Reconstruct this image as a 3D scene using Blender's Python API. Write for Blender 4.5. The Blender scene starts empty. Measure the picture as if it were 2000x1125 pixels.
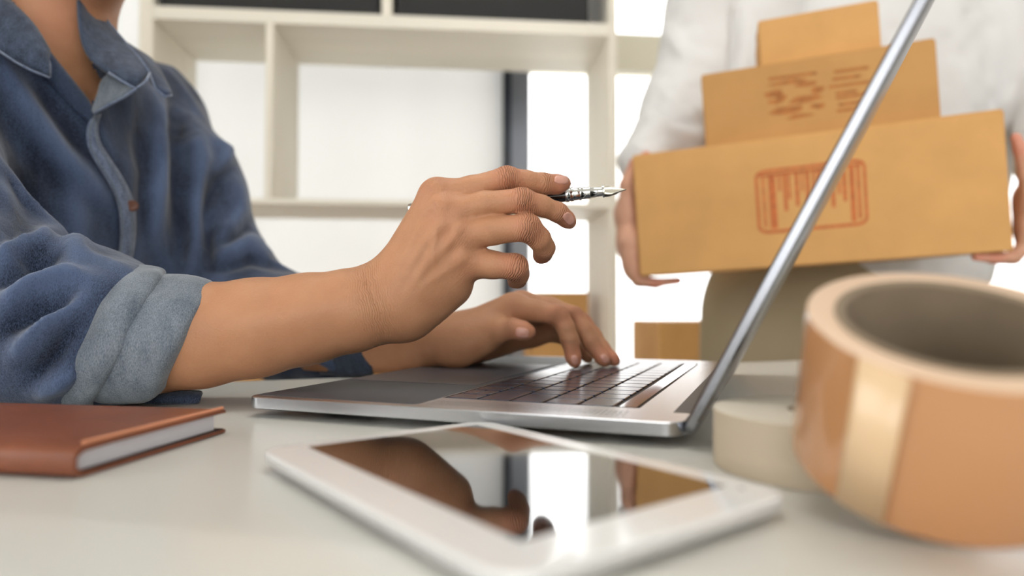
import bpy, bmesh, math, random
import numpy as np
from mathutils import Vector, Matrix
from mathutils.bvhtree import BVHTree

random.seed(7); np.random.seed(7)
scene = bpy.context.scene
COL = scene.collection
PI = math.pi

# ------------------------------------------------------------------ camera, sky, light, exposure
F_PX, CAM_H, PITCH = 1320.0, 0.066, -0.0271          # focal length in pixels of a 2000 px frame; the desk top is z = 0
cam = bpy.data.cameras.new('camera'); cam_o = bpy.data.objects.new('camera', cam); COL.objects.link(cam_o)
cam.sensor_width = 36.0; cam.lens = 36.0 * F_PX / 2000.0
cam.clip_start = 0.01; cam.clip_end = 100
cam_o.location = (0, 0, CAM_H); cam_o.rotation_euler = (PI / 2 - PITCH, 0, 0)
cam.dof.use_dof = True; cam.dof.focus_distance = 0.44; cam.dof.aperture_fstop = 3.7
scene.camera = cam_o

world = bpy.data.worlds.new('overcast_sky'); scene.world = world; world.use_nodes = True
wb = world.node_tree.nodes['Background']; wb.inputs[0].default_value = (1.0, 1.0, 0.99, 1); wb.inputs[1].default_value = 4.2

def area_light(name, loc, target, sx, sy, power, color=(1, 1, 1)):
    l = bpy.data.lights.new(name, 'AREA'); l.shape = 'RECTANGLE'; l.size = sx; l.size_y = sy; l.energy = power; l.color = color
    o = bpy.data.objects.new(name, l); COL.objects.link(o); o.location = loc
    o.rotation_euler = (Vector(target) - Vector(loc)).to_track_quat('-Z', 'Y').to_euler()
    return o
BETA = math.radians(5.4); ROOM_O = (-0.984, 1.8, 0.0)      # the bookshelf wall is turned a little from the lens
def room(x, y, z):
    return (ROOM_O[0] + x * math.cos(BETA) - y * math.sin(BETA), ROOM_O[1] + x * math.sin(BETA) + y * math.cos(BETA), z)
# fill lights added at two invented rear windows, and a ceiling panel lamp
area_light('rear_fill_light', room(0.1, -4.22, 0.75), room(0.1, 0, 0.75), 1.9, 1.7, 12, (1.0, 0.985, 0.96))
area_light('rear_fill_light', room(2.3, -4.22, 0.75), room(2.3, 0, 0.75), 1.9, 1.7, 6, (1.0, 0.985, 0.96))
area_light('ceiling_panel_light', room(0.9, -1.3, 1.84), room(0.9, -1.3, 0), 1.15, 0.55, 10.5, (1.0, 0.98, 0.94))
area_light('daylight_left_window', room(-1.53, -2.05, 0.6), room(0, -2.05, 0.6), 1.3, 1.7, 11, (1.0, 0.985, 0.96))

vs = scene.view_settings
vs.view_transform = 'Standard'; vs.look = 'None'; vs.gamma = 1.0; vs.use_curve_mapping = False; vs.exposure = -0.25

# ------------------------------------------------------------------ helpers: space
CP, SP = math.cos(PITCH), math.sin(PITCH)
def P(px, py, d):
    """world point seen at photo pixel (px,py) at distance d from the lens plane"""
    u = (562.5 - py) / F_PX * d
    return np.array([(px - 1000) / F_PX * d, d * CP + u * SP, CAM_H - d * SP + u * CP])
def ray(px, py):
    p = P(px, py, 1.0); return p - np.array([0, 0, CAM_H])
CAMP = np.array([0, 0, CAM_H])
def proj(V):
    V = np.atleast_2d(V); z = V[:, 2] - CAM_H
    d = V[:, 1] * CP - z * SP; u = V[:, 1] * SP + z * CP
    d = np.maximum(d, 1e-3)
    return np.stack([1000 + F_PX * V[:, 0] / d, 562.5 - F_PX * u / d, d], 1)
def unit(v): v = np.asarray(v, float); return v / np.linalg.norm(v)

# ------------------------------------------------------------------ helpers: objects
def tag(o, label=None, cat=None, group=None, kind=None):
    if label: o['label'] = label
    if cat: o['category'] = cat
    if group: o['group'] = group
    if kind: o['kind'] = kind
    return o
def thing(name, label, cat, loc=(0, 0, 0), rot=(0, 0, 0), group=None):
    o = bpy.data.objects.new(name, None); COL.objects.link(o); o.empty_display_size = 0.05
    o.location = Vector([float(c) for c in loc]); o.rotation_euler = rot
    return tag(o, label, cat, group)
def link(name, me, mat, parent=None, smooth=False, label=None):
    if mat is not None and not me.materials: me.materials.append(mat)
    o = bpy.data.objects.new(name, me); COL.objects.link(o)
    if parent is not None: o.parent = parent
    if smooth: me.polygons.foreach_set('use_smooth', np.ones(len(me.polygons), dtype=bool))
    if label: o['label'] = label
    return o
def pyd(name, verts, faces, mat, parent=None, smooth=False, label=None):
    me = bpy.data.meshes.new(name)
    me.from_pydata([tuple(float(c) for c in v) for v in verts], [], [tuple(int(i) for i in f) for f in faces]); me.update()
    return link(name, me, mat, parent, smooth, label)
class MB:
    def __init__(s): s.v = []; s.f = []
    def add(s, vs, fs):
        b = len(s.v); s.v += [tuple(map(float, v)) for v in vs]; s.f += [tuple(b + i for i in f) for f in fs]; return s
    def box(s, x0, x1, y0, y1, z0, z1, b=0.0):
        if b <= 0:
            v = [(x, y, z) for z in (z0, z1) for y in (y0, y1) for x in (x0, x1)]
            return s.add(v, [(0, 2, 3, 1), (4, 5, 7, 6), (0, 1, 5, 4), (2, 6, 7, 3), (0, 4, 6, 2), (1, 3, 7, 5)])
        bm = bmesh.new(); bmesh.ops.create_cube(bm, size=1)
        for q in bm.verts: q.co = Vector(((x0 + x1) / 2 + q.co.x * (x1 - x0), (y0 + y1) / 2 + q.co.y * (y1 - y0), (z0 + z1) / 2 + q.co.z * (z1 - z0)))
        bmesh.ops.bevel(bm, geom=list(bm.edges), offset=b, segments=2, profile=0.5, affect='EDGES')
        bm.verts.index_update()
        s.add([q.co[:] for q in bm.verts], [[q.index for q in f.verts] for f in bm.faces]); bm.free(); return s
    def lathe(s, prof, a, b, seg=32, cap=True):
        """prof: list of (t along a->b in metres, radius)"""
        a = np.asarray(a, float); w = unit(np.asarray(b, float) - a)
        x = unit(np.cross(w, [0, 0, 1] if abs(w[2]) < .9 else [1, 0, 0])); y = np.cross(w, x)
        vs = []; n = len(prof)
        for t, r in prof:
            for k in range(seg):
                an = 2 * PI * k / seg; vs.append(a + w * t + r * (math.cos(an) * x + math.sin(an) * y))
        fs = [(i * seg + k, i * seg + (k + 1) % seg, (i + 1) * seg + (k + 1) % seg, (i + 1) * seg + k) for i in range(n - 1) for k in range(seg)]
        if cap: fs += [tuple(range(seg - 1, -1, -1)), tuple((n - 1) * seg + k for k in range(seg))]
        return s.add(vs, fs)
    def tube(s, pts, r, seg=8, cap=True):
        pts = [np.asarray(p, float) for p in pts]; rs = r if hasattr(r, '__len__') else [r] * len(pts)
        vs = []; n = len(pts); prev = None
        for i in range(n):
            w = unit(pts[min(i + 1, n - 1)] - pts[max(i - 1, 0)])
            if prev is None: x = unit(np.cross(w, [0, 0, 1] if abs(w[2]) < .9 else [1, 0, 0]))
            else: x = unit(prev - w * np.dot(prev, w))
            prev = x; y = np.cross(w, x)
            for k in range(seg):
                an = 2 * PI * k / seg; vs.append(pts[i] + rs[i] * (math.cos(an) * x + math.sin(an) * y))
        fs = [(i * seg + k, i * seg + (k + 1) % seg, (i + 1) * seg + (k + 1) % seg, (i + 1) * seg + k) for i in range(n - 1) for k in range(seg)]
        if cap: fs += [tuple(range(seg - 1, -1, -1)), tuple((n - 1) * seg + k for k in range(seg))]
        return s.add(vs, fs)
    def grid(s, G, closed_u=False):
        """G: array rows x cols x 3"""
        n, m = len(G), len(G[0]); vs = [p for r in G for p in r]
        fs = [(i * m + k, i * m + (k + 1) % m, (i + 1) * m + (k + 1) % m, (i + 1) * m + k) for i in range(n - 1) for k in range(m if closed_u else m - 1)]
        return s.add(vs, fs)
    def build(s, name, mat, parent=None, smooth=False, label=None):
        o = pyd(name, s.v, s.f, mat, parent, smooth, label)
        bm = bmesh.new(); bm.from_mesh(o.data); bmesh.ops.recalc_face_normals(bm, faces=bm.faces); bm.to_mesh(o.data); bm.free()
        if smooth: o.data.polygons.foreach_set('use_smooth', np.ones(len(o.data.polygons), dtype=bool))
        return o
def autosmooth(o, ang=40):
    me = o.data; bm = bmesh.new(); bm.from_mesh(me)
    for e in bm.edges:
        if len(e.link_faces) == 2 and e.calc_face_angle(0) > math.radians(ang): e.smooth = False
    for f in bm.faces: f.smooth = True
    bm.to_mesh(me); bm.free(); return o
def rrect(x0, x1, y0, y1, r, seg=8):
    pts = []
    for cx, cy, a0 in ((x1 - r, y1 - r, 0), (x0 + r, y1 - r, 90), (x0 + r, y0 + r, 180), (x1 - r, y0 + r, 270)):
        for k in range(seg + 1):
            a = math.radians(a0 + 90 * k / seg); pts.append((cx + r * math.cos(a), cy + r * math.sin(a)))
    return pts
def slab_rings(mb, rings, cap0=True, cap1=True):
    n = len(rings[0]); vs = [p for r in rings for p in r]
    fs = [(i * n + k, i * n + (k + 1) % n, (i + 1) * n + (k + 1) % n, (i + 1) * n + k) for i in range(len(rings) - 1) for k in range(n)]
    if cap0: fs.append(tuple(range(n - 1, -1, -1)))
    if cap1: fs.append(tuple((len(rings) - 1) * n + k for k in range(n)))
    return mb.add(vs, fs)

# ------------------------------------------------------------------ helpers: materials
def lin(c):
    return tuple((x / 255 / 12.92) if x / 255 <= .04045 else ((x / 255 + .055) / 1.055) ** 2.4 for x in c)
def mat(name, rgb, rough=.5, metal=0, spec=.5, coat=0, noise=0, nscale=40, bump=0, bscale=200, sheen=0, srgb=True, trans=0, stretch=None, sss=0):
    m = bpy.data.materials.new(name); m.use_nodes = True; nt = m.node_tree; b = nt.nodes['Principled BSDF']
    c = lin(rgb) if srgb else rgb
    b.inputs['Base Color'].default_value = (*c, 1); b.inputs['Roughness'].default_value = rough; b.inputs['Metallic'].default_value = metal
    b.inputs['Specular IOR Level'].default_value = spec; b.inputs['Coat Weight'].default_value = coat; b.inputs['Coat Roughness'].default_value = .04
    if sheen: b.inputs['Sheen Weight'].default_value = sheen
    if trans: b.inputs['Transmission Weight'].default_value = trans
    if sss:
        b.inputs['Subsurface Weight'].default_value = sss; b.inputs['Subsurface Radius'].default_value = (1, .35, .2); b.inputs['Subsurface Scale'].default_value = .004
    tc = nt.nodes.new('ShaderNodeTexCoord'); mp = nt.nodes.new('ShaderNodeMapping'); nt.links.new(tc.outputs['Object'], mp.inputs[0])
    if stretch: mp.inputs['Scale'].default_value = stretch
    if noise:
        n = nt.nodes.new('ShaderNodeTexNoise'); n.inputs['Scale'].default_value = nscale; n.inputs['Detail'].default_value = 5
        nt.links.new(mp.outputs[0], n.inputs[0])
        r = nt.nodes.new('ShaderNodeValToRGB'); r.color_ramp.elements[0].position = .3; r.color_ramp.elements[1].position = .7
        r.color_ramp.elements[0].color = (*[x * (1 - noise) for x in c], 1); r.color_ramp.elements[1].color = (*[min(1, x * (1 + noise)) for x in c], 1)
        nt.links.new(n.outputs[0], r.inputs[0]); nt.links.new(r.outputs[0], b.inputs['Base Color'])
    if bump:
        n2 = nt.nodes.new('ShaderNodeTexNoise'); n2.inputs['Scale'].default_value = bscale; n2.inputs['Detail'].default_value = 4
        nt.links.new(mp.outputs[0], n2.inputs[0])
        bp = nt.nodes.new('ShaderNodeBump'); bp.inputs['Strength'].default_value = bump; bp.inputs['Distance'].default_value = .001
        nt.links.new(n2.outputs[0], bp.inputs['Height']); nt.links.new(bp.outputs[0], b.inputs['Normal'])
    return m
def N(nt, t, **kw):
    n = nt.nodes.new(t)
    for k, v in kw.items(): setattr(n, k, v)
    return n
def math_n(nt, op, a, b=None, c=None):
    n = N(nt, 'ShaderNodeMath', operation=op)
    for i, x in enumerate((a, b, c)):
        if x is None: continue
        if hasattr(x, 'is_linked') or hasattr(x, 'links'): nt.links.new(x, n.inputs[i])
        else: n.inputs[i].default_value = x
    return n.outputs[0]

def denim_mat(name, dark, light, weave=1700, contrast=1.0, nscale=30):
    m = mat(name, dark, rough=.85, spec=.2, sheen=.25); nt = m.node_tree; b = nt.nodes['Principled BSDF']
    tc = N(nt, 'ShaderNodeTexCoord')
    n1 = N(nt, 'ShaderNodeTexNoise'); n1.inputs['Scale'].default_value = nscale; n1.inputs['Detail'].default_value = 6; n1.inputs['Roughness'].default_value = .6
    mp = N(nt, 'ShaderNodeMapping'); mp.inputs['Scale'].default_value = (1, 1, .35); nt.links.new(tc.outputs['Object'], mp.inputs[0]); nt.links.new(mp.outputs[0], n1.inputs[0])
    n2 = N(nt, 'ShaderNodeTexNoise'); n2.inputs['Scale'].default_value = weave; n2.inputs['Detail'].default_value = 2
    mp2 = N(nt, 'ShaderNodeMapping'); mp2.inputs['Scale'].default_value = (1, 1, .4); mp2.inputs['Rotation'].default_value = (.2, .6, 0)
    nt.links.new(tc.outputs['Object'], mp2.inputs[0]); nt.links.new(mp2.outputs[0], n2.inputs[0])
    at = N(nt, 'ShaderNodeAttribute', attribute_name='fade')
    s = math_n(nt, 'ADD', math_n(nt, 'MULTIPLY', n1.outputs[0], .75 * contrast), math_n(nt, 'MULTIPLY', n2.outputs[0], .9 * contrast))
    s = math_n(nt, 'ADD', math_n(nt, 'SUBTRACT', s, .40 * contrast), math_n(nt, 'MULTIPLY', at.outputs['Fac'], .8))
    r = N(nt, 'ShaderNodeValToRGB'); r.color_ramp.elements[0].position = .2; r.color_ramp.elements[1].position = .95
    r.color_ramp.elements[0].color = (*lin(dark), 1); r.color_ramp.elements[1].color = (*lin(light), 1)
    nt.links.new(s, r.inputs[0]); nt.links.new(r.outputs[0], b.inputs['Base Color'])
    bp = N(nt, 'ShaderNodeBump'); bp.inputs['Strength'].default_value = .35; bp.inputs['Distance'].default_value = .0006
    nt.links.new(n2.outputs[0], bp.inputs['Height'])
    n3 = N(nt, 'ShaderNodeTexNoise'); n3.inputs['Scale'].default_value = 90; n3.inputs['Detail'].default_value = 3; nt.links.new(mp.outputs[0], n3.inputs[0])
    bp2 = N(nt, 'ShaderNodeBump'); bp2.inputs['Strength'].default_value = .5; bp2.inputs['Distance'].default_value = .0025
    nt.links.new(n3.outputs[0], bp2.inputs['Height']); nt.links.new(bp.outputs[0], bp2.inputs['Normal'])
    nt.links.new(bp2.outputs[0], b.inputs['Normal'])
    return m

def skin_mat(name, base, flush):
    m = mat(name, base, rough=.52, spec=.35, sss=.12); nt = m.node_tree; b = nt.nodes['Principled BSDF']
    tc = N(nt, 'ShaderNodeTexCoord')
    n1 = N(nt, 'ShaderNodeTexNoise'); n1.inputs['Scale'].default_value = 55; n1.inputs['Detail'].default_value = 6; nt.links.new(tc.outputs['Object'], n1.inputs[0])
    r = N(nt, 'ShaderNodeValToRGB'); c = lin(base); r.color_ramp.elements[0].position = .3; r.color_ramp.elements[1].position = .72
    r.color_ramp.elements[0].color = (c[0] * .93, c[1] * .89, c[2] * .87, 1); r.color_ramp.elements[1].color = (min(1, c[0] * 1.05), c[1] * 1.06, c[2] * 1.07, 1)
    nt.links.new(n1.outputs[0], r.inputs[0])
    at = N(nt, 'ShaderNodeAttribute', attribute_name='flush')
    mx = N(nt, 'ShaderNodeMix', data_type='RGBA'); nt.links.new(at.outputs['Fac'], mx.inputs[0]); nt.links.new(r.outputs[0], mx.inputs[6]); mx.inputs[7].default_value = (*lin(flush), 1)
    SKC = mx
    # knuckle and wrist creases follow a coordinate stored on the mesh
    ct = N(nt, 'ShaderNodeAttribute', attribute_name='crease_t'); cm = N(nt, 'ShaderNodeAttribute', attribute_name='crease_m')
    n2 = N(nt, 'ShaderNodeTexNoise'); n2.inputs['Scale'].default_value = 140; n2.inputs['Detail'].default_value = 3; nt.links.new(tc.outputs['Object'], n2.inputs[0])
    ph = math_n(nt, 'ADD', math_n(nt, 'MULTIPLY', ct.outputs['Fac'], 2000.0), math_n(nt, 'MULTIPLY', n2.outputs[0], 11.0))
    sn = math_n(nt, 'POWER', math_n(nt, 'ABSOLUTE', math_n(nt, 'SINE', ph)), .45)
    hgt = math_n(nt, 'MULTIPLY', math_n(nt, 'SUBTRACT', sn, 1.0), cm.outputs['Fac'])
    n3 = N(nt, 'ShaderNodeTexNoise'); n3.inputs['Scale'].default_value = 900; n3.inputs['Detail'].default_value = 3; nt.links.new(tc.outputs['Object'], n3.inputs[0])
    n4 = N(nt, 'ShaderNodeTexVoronoi'); n4.inputs['Scale'].default_value = 620; nt.links.new(tc.outputs['Object'], n4.inputs[0])
    dk_ = N(nt, 'ShaderNodeMix', data_type='RGBA'); nt.links.new(math_n(nt, 'MULTIPLY', hgt, -.75), dk_.inputs[0]); nt.links.new(SKC.outputs[2], dk_.inputs[6]); dk_.inputs[7].default_value = (c[0] * .5, c[1] * .36, c[2] * .3, 1)  # shade of the creases put into the skin colour as darker brown
    nt.links.new(dk_.outputs[2], b.inputs['Base Color'])
    h2 = math_n(nt, 'ADD', math_n(nt, 'MULTIPLY', n3.outputs[0], .12), math_n(nt, 'MULTIPLY', n4.outputs[0], .16))
    bp = N(nt, 'ShaderNodeBump'); bp.inputs['Strength'].default_value = .85; bp.inputs['Distance'].default_value = .0012
    nt.links.new(math_n(nt, 'ADD', hgt, h2), bp.inputs['Height']); nt.links.new(bp.outputs[0], b.inputs['Normal'])
    return m

M = {}
M['desk'] = mat('white_laminate', (226, 225, 218), rough=.28, spec=.4, noise=.015, nscale=6)
M['desk_edge'] = mat('desk_leg_metal', (200, 200, 198), rough=.4, metal=.6)
M['alu'] = mat('space_grey_aluminium', (186, 188, 192), rough=.24, metal=.95, bump=.03, bscale=4000)
M['alu_lid'] = mat('lid_aluminium', (150, 152, 158), rough=.24, metal=.95, bump=.02, bscale=4000)
M['palm'] = mat('palm_film', (56, 58, 64), rough=.5, spec=.5, bump=.12, bscale=2500)
M['trackpad'] = mat('trackpad_glass', (64, 66, 72), rough=.36, spec=.5)
M['well'] = mat('keyboard_well', (28, 29, 33), rough=.5)
M['key'] = mat('black_keycap', (50, 53, 68), rough=.2, spec=.5)
M['glyph'] = mat('key_legend', (205, 205, 205), rough=.5)
M['touchbar'] = mat('touch_bar_glass', (18, 18, 20), rough=.08, spec=1.0, coat=.6)
M['rubber'] = mat('dark_rubber', (30, 31, 33), rough=.7)
M['hinge'] = mat('hinge_plastic', (22, 24, 26), rough=.45)
M['screen'] = mat('screen_glass', (8, 8, 10), rough=.05, spec=.6, coat=1)
M['tab_white'] = mat('white_tablet_glass', (228, 229, 229), rough=.15, spec=.45, coat=.2)
M['tab_back'] = mat('silver_tablet_shell', (214, 214, 214), rough=.35, metal=.5)
M['leather'] = mat('brown_leather', (122, 68, 42), rough=.4, spec=.4, noise=.16, nscale=25, bump=.25, bscale=900)
M['leather_in'] = mat('dark_endpaper', (44, 34, 34), rough=.8)
M['stitch'] = mat('brown_thread', (204, 138, 104), rough=.7)
M['pages'] = mat('page_edges', (216, 214, 220), rough=.85, bump=.5, bscale=900, stretch=(.02, .02, 6))
M['kraft'] = mat('kraft_cardboard', (208, 160, 102), rough=.85, spec=.15, noise=.06, nscale=14, bump=.12, bscale=350)
M['kraft2'] = mat('kraft_cardboard_darker', (192, 146, 92), rough=.85, spec=.15, noise=.06, nscale=14, bump=.12, bscale=350)
M['kraft_in'] = mat('raw_cardboard_edge', (176, 128, 80), rough=.9)
M['stamp'] = mat('orange_stamp_ink', (192, 104, 56), rough=.8, noise=.2, nscale=120)
M['stamp2'] = mat('faint_stamp_ink', (170, 108, 54), rough=.8, noise=.25, nscale=90)
M['boxtape'] = mat('box_tape', (190, 140, 85), rough=.2)
M['tape'] = mat('tan_packing_tape', (190, 138, 94), rough=.16, spec=.55, coat=.4, noise=.03, nscale=8)
M['tape_side'] = mat('tape_wound_side', (214, 184, 156), rough=.35, spec=.5)
M['tape_pale'] = mat('pale_tape', (228, 196, 156), rough=.2, spec=.5)
M['core'] = mat('grey_board_core', (128, 112, 92), rough=.9, noise=.08, nscale=60)
M['beige_tape'] = mat('beige_masking_tape', (190, 175, 152), rough=.6, noise=.03, nscale=30)
M['beige_side'] = mat('beige_tape_side', (206, 198, 182), rough=.6)
M['birch'] = mat('pale_birch', (232, 225, 210), rough=.55, noise=.07, nscale=9, stretch=(1, 1, .12))
M['birch_h'] = mat('pale_birch_board', (234, 228, 214), rough=.55, noise=.07, nscale=9, stretch=(.12, 1, 1))
M['blackbox'] = mat('black_cardboard', (30, 30, 30), rough=.7)
M['wall'] = mat('white_wall_paint', (232, 230, 224), rough=.9, bump=.05, bscale=120)
M['ceil'] = mat('white_ceiling_paint', (240, 239, 234), rough=.95)
M['floor'] = mat('grey_oak_floor', (186, 176, 160), rough=.5, noise=.1, nscale=6, stretch=(.2, 2, 1))
M['frame_dark'] = mat('dark_window_frame', (40, 48, 62), rough=.4)
M['frame_grey'] = mat('grey_window_frame', (150, 156, 168), rough=.4, metal=.3)
M['frame_white'] = mat('cream_window_transom', (238, 232, 212), rough=.6)
M['lamp_housing'] = mat('lamp_housing', (235, 235, 235), rough=.5)
M['denim'] = denim_mat('blue_denim', (14, 21, 37), (78, 93, 122), contrast=1.2)
M['denim_in'] = denim_mat('light_denim_reverse', (78, 88, 100), (150, 158, 166), contrast=1.0, nscale=60)
M['denim_dark'] = denim_mat('dark_denim_collar', (14, 21, 35), (80, 93, 116), contrast=1.35, nscale=130)
M['denim_seam'] = denim_mat('faded_denim_seam', (78, 92, 120), (158, 168, 186), nscale=160)
M['denim_placket'] = denim_mat('washed_denim_placket', (34, 47, 74), (132, 144, 168), contrast=1.3, nscale=150)
M['white_shirt'] = mat('white_cotton', (216, 215, 214), rough=.9, spec=.15, sheen=.2, bump=.3, bscale=60)
M['khaki'] = mat('khaki_cotton', (164, 150, 124), rough=.9, spec=.15, bump=.3, bscale=80)
M['jeans'] = mat('dark_trousers', (40, 44, 56), rough=.9)
M['shoe'] = mat('dark_shoe_leather', (46, 36, 30), rough=.5)
M['hair'] = mat('black_hair', (26, 20, 18), rough=.5, bump=.6, bscale=300, stretch=(1, 1, .1))
M['skin'] = skin_mat('tan_skin', (182, 133, 99), (198, 126, 101))
M['skin2'] = skin_mat('light_skin', (206, 158, 132), (214, 138, 118))
M['nail'] = mat('fingernail', (212, 158, 140), rough=.22, spec=.5)
M['eye'] = mat('eye_white', (230, 226, 220), rough=.2)
M['button'] = mat('brown_button', (96, 60, 46), rough=.35)
M['chrome'] = mat('polished_steel', (215, 216, 214), rough=.12, metal=1)
M['pen_black'] = mat('black_lacquer', (12, 16, 18), rough=.12, spec=.6, coat=.6)
M['nib'] = mat('nib_steel', (225, 220, 205), rough=.16, metal=1)

def glass_mat():
    m = bpy.data.materials.new('window_glass'); m.use_nodes = True; nt = m.node_tree; nt.nodes.clear()
    o = N(nt, 'ShaderNodeOutputMaterial'); t = N(nt, 'ShaderNodeBsdfTransparent'); g = N(nt, 'ShaderNodeBsdfGlossy'); g.inputs['Roughness'].default_value = .02
    f = N(nt, 'ShaderNodeFresnel'); f.inputs[0].default_value = 1.45; mx = N(nt, 'ShaderNodeMixShader')
    nt.links.new(f.outputs[0], mx.inputs[0]); nt.links.new(t.outputs[0], mx.inputs[1]); nt.links.new(g.outputs[0], mx.inputs[2]); nt.links.new(mx.outputs[0], o.inputs[0])
    return m
M['glass'] = glass_mat()
def blind_mat():
    m = bpy.data.materials.new('white_blind_fabric'); m.use_nodes = True; nt = m.node_tree; nt.nodes.clear()
    o = N(nt, 'ShaderNodeOutputMaterial'); t = N(nt, 'ShaderNodeBsdfTranslucent'); d = N(nt, 'ShaderNodeBsdfDiffuse'); mx = N(nt, 'ShaderNodeMixShader')
    t.inputs[0].default_value = (.93, .93, .91, 1); d.inputs[0].default_value = (.86, .86, .84, 1); mx.inputs[0].default_value = .34
    nt.links.new(d.outputs[0], mx.inputs[1]); nt.links.new(t.outputs[0], mx.inputs[2]); nt.links.new(mx.outputs[0], o.inputs[0])
    return m
M['blind'] = blind_mat()
def emit_mat(name, c, s):
    m = bpy.data.materials.new(name); m.use_nodes = True; nt = m.node_tree; nt.nodes.clear()
    o = N(nt, 'ShaderNodeOutputMaterial'); e = N(nt, 'ShaderNodeEmission'); e.inputs[0].default_value = (*c, 1); e.inputs[1].default_value = s
    nt.links.new(e.outputs[0], o.inputs[0]); return m
M['lamp_face'] = emit_mat('lamp_diffuser', (1, .97, .92), 1.5)

# ------------------------------------------------------------------ helpers: implicit surfaces for bodies and clothes
def smin(a, b, k):
    h = np.maximum(k - np.abs(a - b), 0) / k
    return np.minimum(a, b) - h * h * k * .25
def sd_cone(p, a, b, r1, r2):
    ba = b - a; l2 = np.dot(ba, ba) + 1e-12
    t = np.clip(((p - a) @ ba) / l2, 0, 1)
    q = p - a - t[..., None] * ba
    return np.sqrt((q * q).sum(-1)) - (r1 + (r2 - r1) * t)
def sd_ell(p, c, r, R):
    q = (p - c) @ R            # R columns = local axes in world
    k0 = np.sqrt(((q / r) ** 2).sum(-1)); k1 = np.sqrt(((q / (r * r)) ** 2).sum(-1)) + 1e-9
    return k0 * (k0 - 1) / k1
class Field:
    def __init__(s, lo, hi, h):
        s.lo = np.asarray(lo, float); s.h = h; s.n = np.ceil((np.asarray(hi) - s.lo) / h).astype(int) + 1
        s.ax = [s.lo[i] + h * np.arange(s.n[i]) for i in range(3)]
        s.F = np.full(tuple(s.n), 1.0, dtype=np.float32)
    def region(s, lo, hi):
        i0 = np.clip(np.floor((lo - s.lo) / s.h).astype(int), 0, s.n); i1 = np.clip(np.ceil((hi - s.lo) / s.h).astype(int) + 1, 0, s.n)
        return tuple(slice(a, b) for a, b in zip(i0, i1))
    def pts(s, sl):
        return np.stack(np.meshgrid(*[s.ax[i][sl[i]] for i in range(3)], indexing='ij'), -1)
    def prim(s, kind, args):
        """-> (slices, distances)"""
        if kind == 'c':
            a, b, r1, r2 = args; a = np.asarray(a, float); b = np.asarray(b, float); m = max(r1, r2) + s.mg
            sl = s.region(np.minimum(a, b) - m, np.maximum(a, b) + m); return sl, sd_cone(s.pts(sl), a, b, r1, r2)
        c, r, R = args; c = np.asarray(c, float); r = np.asarray(r, float); R = np.eye(3) if R is None else np.asarray(R, float)
        ext = np.abs(R) @ r + s.mg
        sl = s.region(c - ext, c + ext); return sl, sd_ell(s.pts(sl), c, r, R)
    mg = .03
    def union(s, kind, args, k):
        sl, d = s.prim(kind, args); s.F[sl] = smin(s.F[sl], d, k)
    def mesh(s):
        F = s.F; ins = F < 0; n = F.shape
        cnt = np.zeros((n[0] - 1, n[1] - 1, n[2] - 1), dtype=np.int8)
        for dx in (0, 1):
            for dy in (0, 1):
                for dz in (0, 1): cnt += ins[dx:n[0] - 1 + dx, dy:n[1] - 1 + dy, dz:n[2] - 1 + dz]
        act = (cnt > 0) & (cnt < 8); idx = np.argwhere(act)
        ids = np.full(act.shape, -1, dtype=np.int64); ids[act] = np.arange(len(idx))
        acc = np.zeros((len(idx), 3)); num = np.zeros(len(idx))
        cs = [(0, 0, 0), (1, 0, 0), (0, 1, 0), (1, 1, 0), (0, 0, 1), (1, 0, 1), (0, 1, 1), (1, 1, 1)]
        val = [F[idx[:, 0] + c[0], idx[:, 1] + c[1], idx[:, 2] + c[2]] for c in cs]
        for a, b in ((0, 1), (2, 3), (4, 5), (6, 7), (0, 2), (1, 3), (4, 6), (5, 7), (0, 4), (1, 5), (2, 6), (3, 7)):
            x = (val[a] < 0) != (val[b] < 0)
            t = np.where(x, val[a] / np.where(x, val[a] - val[b], 1), 0)
            ca, cb = np.array(cs[a], float), np.array(cs[b], float)
            acc += np.where(x[:, None], ca + t[:, None] * (cb - ca), 0); num += x
        V = s.lo + s.h * (idx + acc / num[:, None])
        faces = []
        for ax in range(3):
            o1, o2 = (ax + 1) % 3, (ax + 2) % 3
            sa = [slice(1, n[i] - 1) for i in range(3)]; sa[ax] = slice(0, n[ax] - 1); sb = list(sa); sb[ax] = slice(1, n[ax])
            A = ins[tuple(sa)]; B = ins[tuple(sb)]; e = np.argwhere(A != B)
            if not len(e): continue
            flip = A[e[:, 0], e[:, 1], e[:, 2]]
            c = e.copy(); c[:, o1] += 1; c[:, o2] += 1       # the cell at +,+ of this edge
            def cid(d1, d2):
                q = c.copy(); q[:, o1] += d1; q[:, o2] += d2; return ids[q[:, 0], q[:, 1], q[:, 2]]
            q = np.stack([cid(-1, -1), cid(0, -1), cid(0, 0), cid(-1, 0)], 1)
            q[~flip] = q[~flip][:, ::-1]; faces.append(q)
        return V, np.concatenate(faces)
def relax(V, Fq, it=2, lam=.5):
    for _ in range(it):
        acc = np.zeros_like(V); num = np.zeros(len(V))
        for a, b in ((0, 1), (1, 2), (2, 3), (3, 0)):
            np.add.at(acc, Fq[:, a], V[Fq[:, b]]); np.add.at(num, Fq[:, a], 1)
            np.add.at(acc, Fq[:, b], V[Fq[:, a]]); np.add.at(num, Fq[:, b], 1)
        V = V + lam * (acc / num[:, None] - V)
    return V
def normals(V, Fq):
    n = np.cross(V[Fq[:, 2]] - V[Fq[:, 0]], V[Fq[:, 3]] - V[Fq[:, 1]]); N_ = np.zeros_like(V)
    for i in range(4): np.add.at(N_, Fq[:, i], n)
    return N_ / (np.linalg.norm(N_, axis=1, keepdims=True) + 1e-12)
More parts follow.
